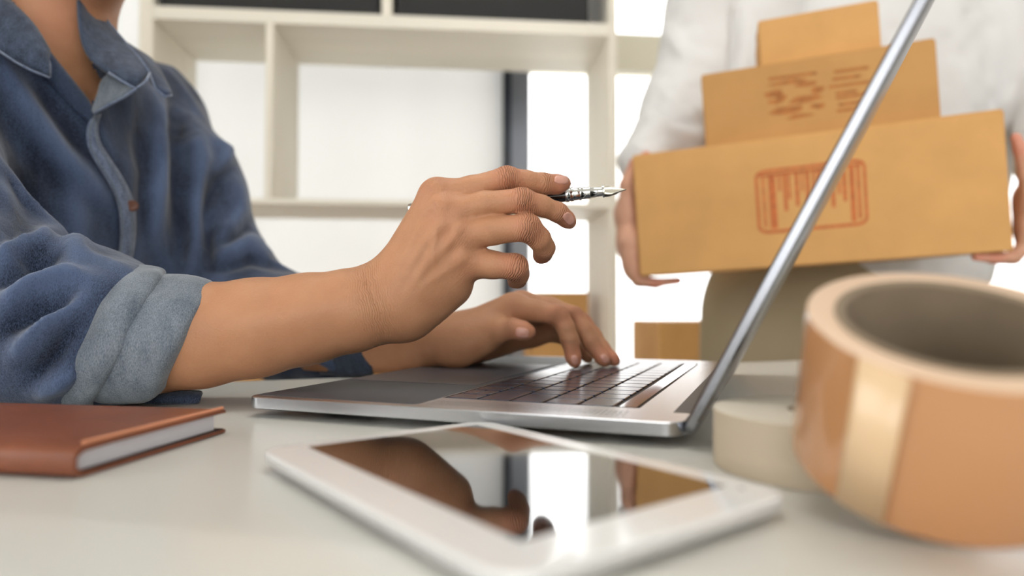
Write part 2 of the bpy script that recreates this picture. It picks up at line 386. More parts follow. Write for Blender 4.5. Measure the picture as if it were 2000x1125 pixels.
def vnoise(p, seed=0):
    """smooth value noise, -1..1"""
    i = np.floor(p).astype(np.int64); f = p - i; f = f * f * (3 - 2 * f); out = 0
    for dx in (0, 1):
        for dy in (0, 1):
            for dz in (0, 1):
                h = (i[:, 0] + dx) * 374761393 + (i[:, 1] + dy) * 668265263 + (i[:, 2] + dz) * 2147483647 + seed * 974711
                h = (h ^ (h >> 13)) * 1274126177; h = (h ^ (h >> 16)) & 0xffff
                w = (f[:, 0] if dx else 1 - f[:, 0]) * (f[:, 1] if dy else 1 - f[:, 1]) * (f[:, 2] if dz else 1 - f[:, 2])
                out = out + w * (h / 32767.5 - 1)
    return out
def quads_mesh(name, V, Fq, mat_, parent=None, attrs=None, label=None):
    me = bpy.data.meshes.new(name); nv, nf = len(V), len(Fq)
    me.vertices.add(nv); me.vertices.foreach_set('co', V.astype(np.float32).ravel())
    me.loops.add(nf * 4); me.loops.foreach_set('vertex_index', Fq.astype(np.int32).ravel())
    me.polygons.add(nf); me.polygons.foreach_set('loop_start', (np.arange(nf) * 4).astype(np.int32))
    try: me.polygons.foreach_set('loop_total', np.full(nf, 4, dtype=np.int32))
    except Exception: pass
    me.update(calc_edges=True); me.validate()
    for k, a in (attrs or {}).items():
        at = me.attributes.new(k, 'FLOAT', 'POINT'); at.data.foreach_set('value', np.asarray(a, dtype=np.float32))
    return link(name, me, mat_, parent, True, label)
def seg_dist2(p, a, b):
    a = np.asarray(a, float); b = np.asarray(b, float); ba = b - a
    t = np.clip(((p - a) @ ba) / (ba @ ba), 0, 1); q = p - a - t[:, None] * ba
    return np.sqrt((q * q).sum(1)), t
def folds(V, Nn, lst, facing=True, fade=None):
    """raise (or sink) cloth ridges along polylines; amplitude and width are in metres / pixels of the photo, tapering at the ends"""
    pp = proj(V); out = np.zeros(len(V)); view = CAMP - V
    fc = (Nn * view).sum(1) / np.linalg.norm(view, axis=1)
    for pl, w, amp in lst:
        best = np.full(len(V), 1e9); tt = np.zeros(len(V)); n = len(pl) - 1
        for i in range(n):
            d, t = seg_dist2(pp[:, :2], pl[i], pl[i + 1]); m = d < best
            best[m] = d[m]; tt[m] = ((i + t) / n)[m]
        g = amp * np.exp(-(best / w) ** 2) * np.sin(np.clip(tt, .02, .98) * PI) ** .5
        if facing: g = g * np.clip(fc * 4, 0, 1)
        out += g
    return out

# ================================================================== THE SETTING
def rstruct(name, mb, m, parent=None):
    o = mb.build(name, m, parent)
    if parent is None:
        o.location = ROOM_O; o.rotation_euler = (0, 0, BETA); o['kind'] = 'structure'
    return o
FZ, CZ = -0.74, 1.90
X0, X1, Y0, Y1 = -1.6, 3.6, -4.3, 0.80
rstruct('floor', MB().box(X0 - .1, X1 + .1, Y0 - .1, Y1 + .1, FZ - .1, FZ), M['floor'])
rstruct('ceiling', MB().box(X0 - .1, X1 + .1, Y0 - .1, Y1 + .1, CZ, CZ + .1), M['ceil'])
rstruct('wall_left', MB().box(X0 - .1, X0, Y0, -2.75, FZ, CZ).box(X0 - .1, X0, -1.35, Y1, FZ, CZ).box(X0 - .1, X0, -2.75, -1.35, FZ, -.3).box(X0 - .1, X0, -2.75, -1.35, 1.5, CZ), M['wall'])
rstruct('wall_right', MB().box(X1, X1 + .1, Y0, Y1, FZ, CZ), M['wall'])
rstruct('wall_back', MB().box(X0, X1, Y1, Y1 + .1, FZ, FZ + .12).box(X0, X1, Y1, Y1 + .1, CZ - .2, CZ).box(X0, X0 + .12, Y1, Y1 + .1, FZ + .12, CZ - .2).box(X1 - .12, X1, Y1, Y1 + .1, FZ + .12, CZ - .2), M['wall'])
rw = MB().box(X0, X1, Y0 - .1, Y0, FZ, -.12).box(X0, X1, Y0 - .1, Y0, 1.62, CZ)
for a, b in ((X0, -.87), (1.07, 1.33), (3.27, X1)): rw.box(a, b, Y0 - .1, Y0, -.12, 1.62)
rstruct('wall_front', rw, M['wall'])
def window(name, xa, xb, za, zb, y, bars_x=(), bars_z=(), m='frame_grey', t=.05):
    w = rstruct(name, MB().box(xa, xb, y, y + .06, za, za + t).box(xa, xb, y, y + .06, zb - t, zb).box(xa, xa + t, y, y + .06, za + t, zb - t).box(xb - t, xb, y, y + .06, za + t, zb - t), M[m])
    xs = [xa + t] + [b for bx in bars_x for b in (bx - t / 2, bx + t / 2)] + [xb - t]
    for bx in bars_x: MB().box(bx - t / 2, bx + t / 2, y, y + .06, za + t, zb - t).build('mullion', M[m], w)
    for i in range(0, len(xs), 2):
        zs = [za + t] + [b for (z0, z1) in bars_z for b in (z0, z1)] + [zb - t]
        for (z0, z1) in bars_z: MB().box(xs[i], xs[i + 1], y - .02, y + .06, z0, z1).build('transom', M['frame_white'], w)
        for k in range(0, len(zs), 2): MB().box(xs[i], xs[i + 1], y + .027, y + .033, zs[k], zs[k + 1]).build('pane', M['glass'], w)
    return w
window('window_1', X0 + .12, 1.06, FZ + .12, CZ - .2, Y1 + .02, (-.2,))
window('window_2', 1.06, X1 - .12, FZ + .12, CZ - .2, Y1 + .02, (2.35,), ((1.03, 1.185),), t=.075)
window('added_window_3', -.87, 1.07, -.12, 1.62, Y0 - .08, (.1,))  # unseen rear window, added to go with the fill light
window('added_window_4', 1.33, 3.27, -.12, 1.62, Y0 - .08, (2.3,))  # second unseen window added for the rear fill
w5 = rstruct('window_5', MB().box(X0 - .08, X0 - .02, -2.75, -1.35, -.3, -.25).box(X0 - .08, X0 - .02, -2.75, -1.35, 1.45, 1.5).box(X0 - .08, X0 - .02, -2.75, -2.70, -.25, 1.45).box(X0 - .08, X0 - .02, -1.40, -1.35, -.25, 1.45), M['frame_grey'])
MB().box(X0 - .053, X0 - .047, -2.70, -1.40, -.25, 1.45).build('pane', M['glass'], w5)
for nm, (xa, xb, ya, yb) in {'baseboard_left': (X0, X0 + .015, Y0, Y1), 'baseboard_right': (X1 - .015, X1, Y0, Y1), 'baseboard_front': (X0 + .015, X1 - .015, Y0, Y0 + .015)}.items():
    rstruct(nm, MB().box(xa, xb, ya, yb, FZ, FZ + .08), M['lamp_housing'])
# blind over the left glazing: fabric hangs in a few long soft waves
bl = thing('window_blind', 'white translucent blind covering the glazing behind the bookshelf', 'blind', ROOM_O, (0, 0, BETA))
G = []
for i in range(2):
    z = (FZ + .16, CZ - .24)[i]
    G.append([(x, .742 + .004 * math.sin(x * 31) + .003 * math.sin(x * 13 + 1), z) for x in np.linspace(X0 + .13, 1.022, 160)])
bo = MB().grid(G).build('fabric', M['blind'], bl, True)
MB().box(X0 + .13, 1.022, .715, .77, CZ - .25, CZ - .2).build('head_rail', M['lamp_housing'], bl)
MB().box(1.022, 1.052, .71, .80, FZ + .12, CZ - .2).build('side_channel', M['frame_dark'], bl, label='dark blue grey vertical side channel')
MB().box(1.052, 1.128, .735, .80, FZ + .12, CZ - .2).build('side_cover', M['frame_grey'], bl)
lp = thing('ceiling_lamp', 'flat rectangular panel lamp fixed under the ceiling', 'lamp', room(.9, -1.3, 1.86), (0, 0, BETA))
MB().box(-.62, .62, -.32, .32, .0, .04).build('housing', M['lamp_housing'], lp)
MB().box(-.58, .58, -.28, .28, -.006, 0).build('diffuser', M['lamp_face'], lp)

# ================================================================== BOOKSHELF
sh = thing('bookshelf', 'pale birch open bookshelf standing in front of the white blind', 'bookshelf', (ROOM_O[0], ROOM_O[1], FZ), (0, 0, BETA))
SL, SD, ST = 1.285, .32, .024
def sboard(nm, x0, x1, z0, z1, m): return MB().box(x0, x1, 0, SD, z0 - FZ, z1 - FZ, .0015).build(nm, M[m], sh)
STOP = 1.36
sboard('side_panel', -.02, .016, FZ, STOP, 'birch'); sboard('side_panel', SL - .018, SL + .006, FZ, STOP, 'birch')
levels = [(FZ + .02, FZ + .044), (-.19, -.166), (.345, .36), (.842, .878), (STOP - .03, STOP - .004)]
for z0, z1 in levels: sboard('shelf_board', .016, SL - .018, z0, z1, 'birch_h')
sboard('divider', .312, .332, .36, .842, 'birch'); sboard('divider', .624, .652, .878, STOP - .03, 'birch')
def storage_box(x0, x1, label):
    t = thing('storage_box', label, 'box', room(x0, .02, .878), (0, 0, BETA), 'black boxes on the upper shelf')
    w = x1 - x0
    MB().box(0, w, 0, .28, 0, .25, .003).build('body', M['blackbox'], t); MB().box(-.003, w + .003, -.003, .283, .25, .30, .003).build('lid', M['blackbox'], t)
storage_box(.025, .614, 'black storage box left of the divider on the upper shelf')
storage_box(.662, 1.215, 'black storage box right of the divider on the upper shelf')

# ================================================================== CARDBOARD BOXES
def carton(label, O, ex, ez, w, h, d, m='kraft', group=None, stamp=None, stamp_m='stamp', tape=True):
    """O: lower left front corner, ex: along the front, ez: up; the box goes back from the front"""
    ex = unit(ex); ez = unit(np.asarray(ez) - ex * np.dot(ez, ex)); ey = np.cross(ez, ex)
    R = Matrix(np.stack([ex, ey, ez], 1).tolist()); t = thing('cardboard_box', label, 'box', O, R.to_euler(), group)
    MB().box(0, w, 0, d, 0, h, .0025).build('body', M[m], t)
    e = .0015
    for a, b in ((0.002, d / 2 - .0012), (d / 2 + .0012, d - .002)): MB().box(.002, w - .002, a, b, h, h + e * 1.6, .0006).build('flap', M[m], t)
    if tape:
        MB().box(-.0003, w + .0003, d / 2 - .024, d / 2 + .024, h + e * 1.6, h + e * 1.6 + .0004).build('tape_strip', M['boxtape'], t)
    if stamp:
        mb = MB(); Rm = np.stack([ex, ey, ez], 1)
        for poly in stamp:
            q = []
            for px, py in poly:
                D = ray(px, py); s_ = np.dot(np.asarray(O) - CAMP, ey) / np.dot(D, ey); q.append((CAMP + D * s_ - O) @ Rm)
            n = len(q); vs_ = [(a[0], -.0004, a[2]) for a in q] + [(a[0], .0005, a[2]) for a in q]
            mb.add(vs_, [tuple(range(n)), tuple(range(2 * n - 1, n - 1, -1))] + [(i, (i + 1) % n, n + (i + 1) % n, n + i) for i in range(n)])
        mb.build('stamp', M[stamp_m], t, label='reddish orange ink stamp')
    return t
def q4(x0, y0, x1, y1, w):        # stroke as a quad between two pixels
    d = unit((x1 - x0, y1 - y0)); n = np.array([-d[1], d[0]]) * w / 2; a = np.array((x0, y0)); b = np.array((x1, y1))
    return [a - n, b - n, b + n, a + n]
# large box
TL, TR, BL, BR = P(1238, 306, 1.135), P(1966, 214, .965), P(1250, 540, 1.135), P(1981, 490, .965)
st = []
def S1(u, v):     # stamp frame in its own 0..1 coordinates
    a = np.array((1476, 337)); b = np.array((1687, 312)); c = np.array((1484, 455)); d = np.array((1694, 436))
    return (a * (1 - u) + b * u) * (1 - v) + (c * (1 - u) + d * u) * v
rr = rrect(0, 1, 0, 1, .09, 4); n_ = len(rr)
for i in range(n_):
    a, b = S1(*rr[i]), S1(*rr[(i + 1) % n_]); st.append(q4(a[0], a[1], b[0], b[1], 6))
for u, v0, v1, w in ((.06, .1, .92, 5), (.115, .08, .95, 4), (.15, .05, .95, 9), (.21, .05, .35, 5), (.26, .05, .68, 7), (.30, .05, .5, 5), (.37, .05, .62, 7), (.42, .05, .4, 4), (.47, .05, .66, 7), (.53, .05, .45, 5),
                     (.58, .05, .6, 7), (.64, .05, .42, 5), (.70, .05, .7, 7), (.76, .05, .5, 5), (.81, .05, .62, 7), (.88, .05, .95, 9), (.94, .08, .92, 6)):
    a, b = S1(u, v0), S1(u, v1); st.append(q4(a[0], a[1], b[0], b[1], w))
a, b = S1(.03, .07), S1(.97, .07); st.append(q4(a[0], a[1], b[0], b[1], 5))
ex = (TR - TL + BR - BL) / 2; ez = (TL - BL + TR - BR) / 2; Wb = np.linalg.norm(ex); Hb = np.linalg.norm(ez)
big = carton('largest cardboard box with barcode stamp, at the bottom of the held stack', BL, ex, ez, Wb, Hb, .30, 'kraft', 'cardboard boxes held in a stack', st)
EX = unit(ex); EZ = unit(ez - EX * np.dot(ez, EX)); EY = np.cross(EZ, EX)
def on_plane(px, py, O, nrm):
    D = ray(px, py); return CAMP + D * (np.dot(O - CAMP, nrm) / np.dot(D, nrm))
# middle box stands on it, a little behind its front
O2 = BL + EZ * (Hb + .004) + EY * .03
p0 = on_plane(1378, 284, O2, EY); p1 = on_plane(1838, 222, O2, EY); p2 = on_plane(1368, 143, O2, EY); p3 = on_plane(1823, 83, O2, EY)
w2 = np.dot(p1 - p0, EX); o2 = BL + EX * np.dot(p0 - BL, EX) + EZ * (Hb + .0034) + EY * .03; h2 = (np.dot(p2 - o2, EZ) + np.dot(p3 - o2, EZ)) / 2
st = []
def S2(u, v):
    a = np.array((1490, 152)); b = np.array((1700, 124)); c = np.array((1496, 240)); d = np.array((1706, 212))
    return (a * (1 - u) + b * u) * (1 - v) + (c * (1 - u) + d * u) * v
rnd = random.Random(3)
for u, v, du, dv in ((.02, .12, .42, .1), (.0, .3, .18, .16), (.03, .5, .12, .12), (.05, .7, .3, .16), (.24, .5, .28, .2), (.3, .22, .2, .1), (.44, .34, .12, .16), (.2, .9, .26, .1), (.4, .72, .16, .12), (.1, .38, .1, .2)):
    n = 9; pl = []
    for k in range(n):
        an = 2 * PI * k / n; rr_ = 1 + rnd.uniform(-.3, .3); pl.append(S2(u + du / 2 + du / 2 * math.cos(an) * rr_, v + dv / 2 + dv / 2 * math.sin(an) * rr_))
    st.append(pl)
for v, u0, u1 in ((.08, .66, .98), (.24, .64, .9), (.4, .6, .98), (.56, .66, .86), (.66, .66, .98), (.82, .68, .9), (.05, .05, .5), (.95, .66, .96)):
    a, b = S2(u0, v), S2(u1, v); st.append(q4(a[0], a[1], b[0], b[1], 6))
carton('middle cardboard box with faint printed map, second of the held stack', o2, EX, EZ, w2, h2, .24, 'kraft2', 'cardboard boxes held in a stack', st, 'stamp2')
O3 = o2 + EZ * (h2 + .0034) + EY * .03
p0 = on_plane(1485, 125, O3, EY); p1 = on_plane(1722, 92, O3, EY); p2 = on_plane(1480, 40, O3, EY); p3 = on_plane(1713, 5, O3, EY)
o3 = O3 + EX * np.dot(p0 - O3, EX); h3 = (np.dot(p2 - o3, EZ) + np.dot(p3 - o3, EZ)) / 2
carton('smallest plain cardboard box on top of the held stack', o3, EX, EZ, np.dot(p1 - p0, EX), h3, .17, 'kraft', 'cardboard boxes held in a stack')
# boxes stored low on the bookshelf and beside it
cx = np.array([math.cos(BETA), math.sin(BETA), 0]); up = np.array([0, 0, 1.])
carton('cardboard box on the low shelf behind the typing hand', np.array(room(1.055, .1, -.166)), cx, up, .172, .272, .2, 'kraft2', 'boxes stored around the bookshelf')
carton('wide cardboard box on the low shelf behind the forearms', np.array(room(.2, .04, -.166)), cx, up, .62, .135, .24, 'kraft2', 'boxes stored around the bookshelf')
bx0 = np.array(room(1.43, .06, FZ))
for k, (hh, lb) in enumerate(((.40, 'lower cardboard box of the floor stack right of the bookshelf'), (.355, 'upper cardboard box of the floor stack right of the bookshelf'))):
    carton(lb, bx0 + up * k * .4034, cx, up, .34, hh, .3, 'kraft', 'boxes stored around the bookshelf')

# ================================================================== DESK
DE = unit((.93, .366, 0)); DN = np.array([-DE[1], DE[0], 0]); DANG = math.atan2(DE[1], DE[0])
dk = thing('desk', 'glossy white office desk carrying the laptop and tablet', 'desk', (0, 0, FZ), (0, 0, DANG))
E0, E1, N0, N1 = -.62, 1.15, -.62, .645
mb = MB(); rings = []
for ins, z in ((.004, -.028), (0, -.024), (0, -.003), (.0008, -.0009), (.003, 0)):
    rings.append([(x, y, z - FZ) for x, y in rrect(E0 + ins, E1 - ins, N0 + ins, N1 - ins, .02 - ins, 6)])
autosmooth(slab_rings(mb, rings).build('tabletop', M['desk'], dk))
for x in (E0 + .08, E1 - .08):
    for y in (N0 + .08, N1 - .08): MB().lathe([(0, .016), (.01, .02), (.70, .022), (.712, .03)], (x, y, 0), (x, y, 1), 16).build('leg', M['desk_edge'], dk, True)

# ================================================================== LAPTOP
LA = -.372; LW, LD, LT = .349, .2407, .0155
lt = thing('laptop', 'silver grey laptop standing open on the white desk', 'laptop', (-.1608, .4066, 0), (0, 0, LA))
def lring(i, z, r=.010): return [(x, y, z) for x, y in rrect(i, LD - i, i, LW - i, max(r - i, .002), 8)]
KU0, KU1, KV0, KV1 = .1062, .2148, .0365, .3135
mb = MB()
slab_rings(mb, [lring(.030, .0034), lring(.016, .0040), lring(.006, .0052), lring(.0015, .0062), lring(0, .0072), lring(0, LT - .0005), lring(.0005, LT)], True, False)
out = lring(.0005, LT); n = len(out); cxu, cyv = (KU0 + KU1) / 2, (KV0 + KV1) / 2
hole = []
for x, y, z in out:                       # same bearing from the keyboard's middle on the well's rim
    dx, dy = x - cxu, y - cyv; k = min((KU1 - cxu) / abs(dx) if abs(dx) > 1e-9 else 9, (KV1 - cyv) / abs(dy) if abs(dy) > 1e-9 else 9); hole.append((cxu + dx * k, cyv + dy * k))
# the ring is cut at the four corners so that the well has square corners
corners = [(KU1, KV1), (KU0, KV1), (KU0, KV0), (KU1, KV0)]
for c in corners:
    j = min(range(n), key=lambda i: (hole[i][0] - c[0]) ** 2 + (hole[i][1] - c[1]) ** 2); hole[j] = c
b0 = len(mb.v); mb.v += out + [(x, y, LT) for x, y in hole] + [(x, y, LT - .0012) for x, y in hole]
for i in range(n):
    j = (i + 1) % n; mb.f.append((b0 + i, b0 + j, b0 + n + j, b0 + n + i)); mb.f.append((b0 + n + i, b0 + n + j, b0 + 2 * n + j, b0 + 2 * n + i))
base = autosmooth(mb.build('base', M['alu'], lt), 30)
MB().add([(KU0, KV0, LT - .0012), (KU1, KV0, LT - .0012), (KU1, KV1, LT - .0012), (KU0, KV1, LT - .0012)], [(0, 1, 2, 3)]).build('keyboard_well', M['well'], lt)
kb = lt
kme = {}
def key(u0, v0, du, dv):
    k_ = (round(du, 5), round(dv, 5))
    if k_ not in kme:
        m_ = MB(); rings = [[(x, y, z) for x, y in rrect(i, du - i, i, dv - i, .0016, 3)] for i, z in ((0, 0), (0, .0011), (.0004, .0015))]
        slab_rings(m_, rings, False, True); o = m_.build('key', M['key'], lt); kme[k_] = o.data
    else: o = link('key', kme[k_], M['key'], lt)
    o.location = (u0, v0, LT - .0012)
PU, PV, GAP = .019, .01883, .0017
KB0 = .1078; KBV = .038
rows = [[1, None, 1, 1, 1.25, 5, 1.25, 1, 1, 1], [2.25] + [1] * 10 + [2.25], [1.75] + [1] * 11 + [1.75], [1] * 13 + [1.5], [1.5] + [1] * 13]
for r, ws in enumerate(rows):
    v = KBV; u = KB0 + r * PU
    for w in ws:
        if w is None:
            key(u, v, PU / 2 - .0012, PV - GAP); key(u + PU / 2 - .0004, v, PU / 2 - .0013, PV - GAP); v += PV; continue
        key(u, v, PU - GAP, w * PV - GAP); v += w * PV
MB().box(.2042, .2128, KBV, KBV + 14.5 * PV - GAP, LT - .0012, LT + .0001).build('touch_bar', M['touchbar'], lt)
mb = MB(); slab_rings(mb, [[(x, y, z) for x, y in rrect(.0012, .1048, .0085, LW - .0045, .004, 5)] for z in (LT, LT + .0002)], False, True)
mb.build('palm_rest_film', M['palm'], lt, label='dark grey film on the palm rest')
mb = MB(); slab_rings(mb, [[(x, y, z) for x, y in rrect(.0035, .1000, .0945, .2545, .003, 5)] for z in (LT + .0002, LT + .0005)], False, True)
mb.build('trackpad', M['trackpad'], lt)
# speaker grilles: rows of tiny holes either side of the keys, one part each
for v0 in (.012, .322):
    mb = MB()
    for i in range(40):
        for j in range(6):
            x, y = .110 + i * .0026, v0 + j * .0026
            mb.add([(x + .0005 * math.cos(a), y + .0005 * math.sin(a), LT + .00008) for a in np.linspace(0, 2 * PI, 7)[:-1]], [tuple(range(6))])
    mb.build('speaker_grille', M['well'], lt)['kind'] = 'stuff'
for x in (.035, LD - .03):
    for y in (.045, LW - .045): MB().lathe([(0, .008), (.0005, .009), (.0036, .009)], (x, y, 0), (x, y, 1), 20).build('rubber_foot', M['rubber'], lt, True)
MB().lathe([(0, .0032), (.285, .0032)], (LD - .0045, .032, LT - .0035), (LD - .0045, .317, LT - .0035), 16).build('hinge', M['hinge'], lt, True)
MB().box(LD - .0085, LD + .0002, .030, .319, LT - .002, LT + .00012).build('hinge_slot', M['hinge'], lt)
PHI = math.radians(62.5)
lid = bpy.data.objects.new('lid', None)
mb = MB(); rings = []
for i, z in ((.0008, 0), (0, .0006), (0, .0036), (.0012, .0050), (.004, .0056)):
    rings.append([(x, y, -z) for x, y in rrect(i, .2405 - i, i, LW - i, .010 - i * .5, 8)])
lido = autosmooth(slab_rings(mb, rings).build('lid', M['alu_lid'], lt), 35)
lido.location = (LD - .0015, 0, .0093); lido.rotation_euler = (0, -PHI, 0)
bpy.data.objects.remove(lid)
mb = MB(); slab_rings(mb, [[(x, y, z) for x, y in rrect(.003, .2375, .003, LW - .003, .008, 6)] for z in (0, .0004)], False, True); mb.build('bezel', M['hinge'], lido)
MB().box(.016, .226, .009, LW - .009, .0004, .0006).build('screen', M['screen'], lido)

LS_XY, LS_Z = 1.07, .774
_done = set()
for o in lt.children:
    if o is lido:
        o.location = (o.location.x * LS_XY, 0, o.location.z * LS_Z); o.scale = (LS_XY, LS_XY, LS_XY); continue
    o.location = (o.location.x * LS_XY, o.location.y * LS_XY, o.location.z * LS_Z)
    if o.data.name in _done: continue
    _done.add(o.data.name)
    for v in o.data.vertices: v.co = (v.co.x * LS_XY, v.co.y * LS_XY, v.co.z * LS_Z)
# ================================================================== TABLET
TA = -.9145; TLn, TW_ = .1700, .1145
tb = thing('tablet', 'white tablet with dark glossy screen lying on the desk', 'tablet', (-.1046, .279, 0), (0, 0, TA))
def tring(i, z): return [(x, y, z) for x, y in rrect(i, TLn - i, i, TW_ - i, .0115 - i * .6, 8)]
mb = MB(); autosmooth(slab_rings(mb, [tring(.008, .0004), tring(.003, .0012), tring(.0008, .003), tring(0, .0052), tring(.0002, .0064)]).build('shell', M['tab_back'], tb), 35)
mb = MB(); autosmooth(slab_rings(mb, [tring(.0002, .0064), tring(.0002, .0071), tring(.0008, .0075)]).build('front_glass', M['tab_white'], tb), 25)
mb = MB(); slab_rings(mb, [[(x, y, z) for x, y in rrect(.0085, .1515, .018, .1035, .0006, 2)] for z in (.0075, .00757)], False, True); mb.build('screen', M['screen'], tb)
MB().lathe([(0, .0009), (.00006, .0009)], (.1565, .1045, .0075), (.1565, .1045, 1), 16).build('front_camera', M['hinge'], tb)
mb = MB(); slab_rings(mb, [[(.1615 + r_ * math.cos(a), TW_ / 2 + r_ * math.sin(a), z) for a in np.linspace(0, 2 * PI, 33)[:-1]] for r_, z in ((.0046, .0075), (.0046, .00756), (.0040, .00756), (.0038, .0074))], False, True)
mb.build('home_button', M['tab_white'], tb, True)
MB().box(.02, .034, TW_ - .0002, TW_ + .0006, .0038, .0055, .0003).build('volume_button', M['tab_back'], tb)

# ================================================================== TAPE ROLLS
def roll(name, label, C, ax, ay, ro, ri, w, mt, ms, strip=None):
    t = thing(name, label, 'tape', C, (ax, ay, 0))
    t.rotation_euler = (Matrix.Rotation(ay, 3, 'Y') @ Matrix.Rotation(ax, 3, 'X')).to_euler()
    seg = 96
    def rg(r, z): return [(r * math.cos(2 * PI * k / seg), r * math.sin(2 * PI * k / seg), z) for k in range(seg)]
    cw = .0032
    o = slab_rings(MB(), [rg(ri + cw, w / 2 - .0004), rg(ro - .0008, w / 2), rg(ro - .0001, w / 2 - .0003), rg(ro, w / 2 - .001), rg(ro, -w / 2 + .001), rg(ro - .0001, -w / 2 + .0003), rg(ro - .0008, -w / 2), rg(ri + cw, -w / 2 + .0004)], False, False).build('tape_winding', M[mt], t)
    o.data.materials.append(M[ms])
    for p in o.data.polygons:
        if abs(p.normal.z) > .6: p.material_index = 1
    autosmooth(o, 50)
    c = slab_rings(MB(), [rg(ri, w / 2 - .0006), rg(ri + .0005, w / 2), rg(ri + cw, w / 2), rg(ri + cw, -w / 2), rg(ri + .0005, -w / 2), rg(ri, -w / 2 + .0006), rg(ri, w / 2 - .0006)], False, False).build('core', M['core'], t)
    autosmooth(c, 50)
    if strip:
        G = [[((ro + .0004 + lift) * math.cos(a), (ro + .0004 + lift) * math.sin(a), z) for a, lift in strip] for z in (-w / 2 + .0002, w / 2 - .0002)]
        e = MB().grid(G).build('pale_strip', M['tape_pale'], t, True, 'paler strip on the tape'); sm = e.modifiers.new('thickness', 'SOLIDIFY'); sm.thickness = .00012  # paler strip along the winding, lifted at one edge
    return t
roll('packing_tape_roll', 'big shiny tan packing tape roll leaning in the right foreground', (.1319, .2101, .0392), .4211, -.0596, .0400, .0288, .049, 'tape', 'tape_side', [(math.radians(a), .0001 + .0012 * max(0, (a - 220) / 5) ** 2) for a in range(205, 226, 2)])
roll('masking_tape_roll', 'low beige masking tape roll lying flat behind the tan roll', (.1295, .279, .01175), 0, 0, .0450, .0120, .0235, 'beige_tape', 'beige_side')

# ================================================================== NOTEBOOK
na = math.radians(80); A_ = np.array([math.cos(na), math.sin(na)])
nb = thing('notebook', 'closed brown leather notebook with white pages on the desk', 'notebook', (-.166, .2575, 0), (0, 0, na))
# local x runs from spine to fore edge, local y runs to the left along the spine
NX, NY, NH = .098, .15, .0122
prof = [(NX, NH), (NX - .002, NH + .0005), (NX - .02, NH + .0004), (.02, NH + .0002), (.004, NH - .0002), (.0012, NH - .0016), (.0002, NH - .004), (.0002, .004), (.0012, .0016), (.004, .0004), (NX, .0004)]
inn = [(NX, NH - .0018), (NX - .002, NH - .0016), (NX - .02, NH - .0016), (.02, NH - .0018), (.006, NH - .0022), (.0034, NH - .0032), (.0022, NH - .0046), (.0022, .0044), (.0034, .0032), (.006, .0022), (NX, .0022)]
mb = MB(); n = len(prof)
vs_ = [(x, y, z) for y in (0, NY) for x, z in prof] + [(x, y, z) for y in (0, NY) for x, z in inn]
fs_ = []
for i in range(n - 1):
    fs_ += [(i, i + 1, n + i + 1, n + i), (2 * n + i, 3 * n + i, 3 * n + i + 1, 2 * n + i + 1), (i, 2 * n + i, 2 * n + i + 1, i + 1), (n + i, n + i + 1, 3 * n + i + 1, 3 * n + i)]
for i in (0, n - 1): fs_.append((i, n + i, 3 * n + i, 2 * n + i))
co = mb.add(vs_, fs_).build('cover', M['leather'], nb); autosmooth(co, 50)
bm = bmesh.new(); bm.from_mesh(co.data); bmesh.ops.bevel(bm, geom=[e for e in bm.edges if not e.smooth], offset=.0004, segments=2, affect='EDGES'); bm.to_mesh(co.data); bm.free()
MB().box(.0036, NX - .006, .003, NY - .003, .0024, NH - .0019).build('page_block', M['pages'], nb)
MB().box(.006, NX - .0015, .0008, NY - .0008, .0021, .0027).build('endpaper', M['leather_in'], nb)
mb = MB()
for i in range(46):
    x = .006 + i * .002; mb.tube([(x, .0010, NH + .0003), (x + .0007, .0016, NH + .0010), (x + .0014, .0026, NH + .0004)], [.0006, .0009, .0006], 6)
st_o = mb.build('stitching', M['stitch'], nb, True)

# ================================================================== PEOPLE: shared pieces
UP = np.array([0, 0, 1.])
def px_r(r, d): return r * d / F_PX
LH = 1.07
def scaled(chs): return [[(a[0], a[1], a[2] * LH, a[3]) for a in ch] for ch in chs]
def PL2(px, py, d): return P(px, py, d * LH)
def chain_pts(ch):
    return [P(a[0], a[1], a[2]) for a in ch], [px_r(a[3], a[2]) for a in ch]
def add_head(Fd, c, fwd, s=1.0):
    """skull, jaw, nose, ears, lips round a head centre c looking along fwd"""
    lf = np.cross(UP, fwd); R = np.stack([fwd, lf, UP], 1); E_ = lambda f, l, u, r, k=.02: Fd.union('e', (c + fwd * f * s + lf * l * s + UP * u * s, np.array(r) * s, R), k)
    E_(-.012, 0, .03, (.096, .076, .088)); E_(.022, 0, -.045, (.066, .058, .072), .03); E_(.055, 0, -.098, (.028, .026, .02), .03)
    E_(.085, 0, -.03, (.016, .013, .012), .012); Fd.union('c', (c + (fwd * .083 + UP * .005) * s, c + (fwd * .098 + UP * -.028) * s, .007 * s, .010 * s), .014)
    E_(.076, 0, -.063, (.012, .022, .006), .008); E_(.075, 0, -.072, (.012, .02, .007), .008)
    for q in (-1, 1):
        E_(-.012, q * .076, -.012, (.018, .008, .03), .01); E_(.07, q * .033, .018, (.016, .02, .008), .012); E_(.055, q * .04, -.035, (.03, .025, .025), .03)
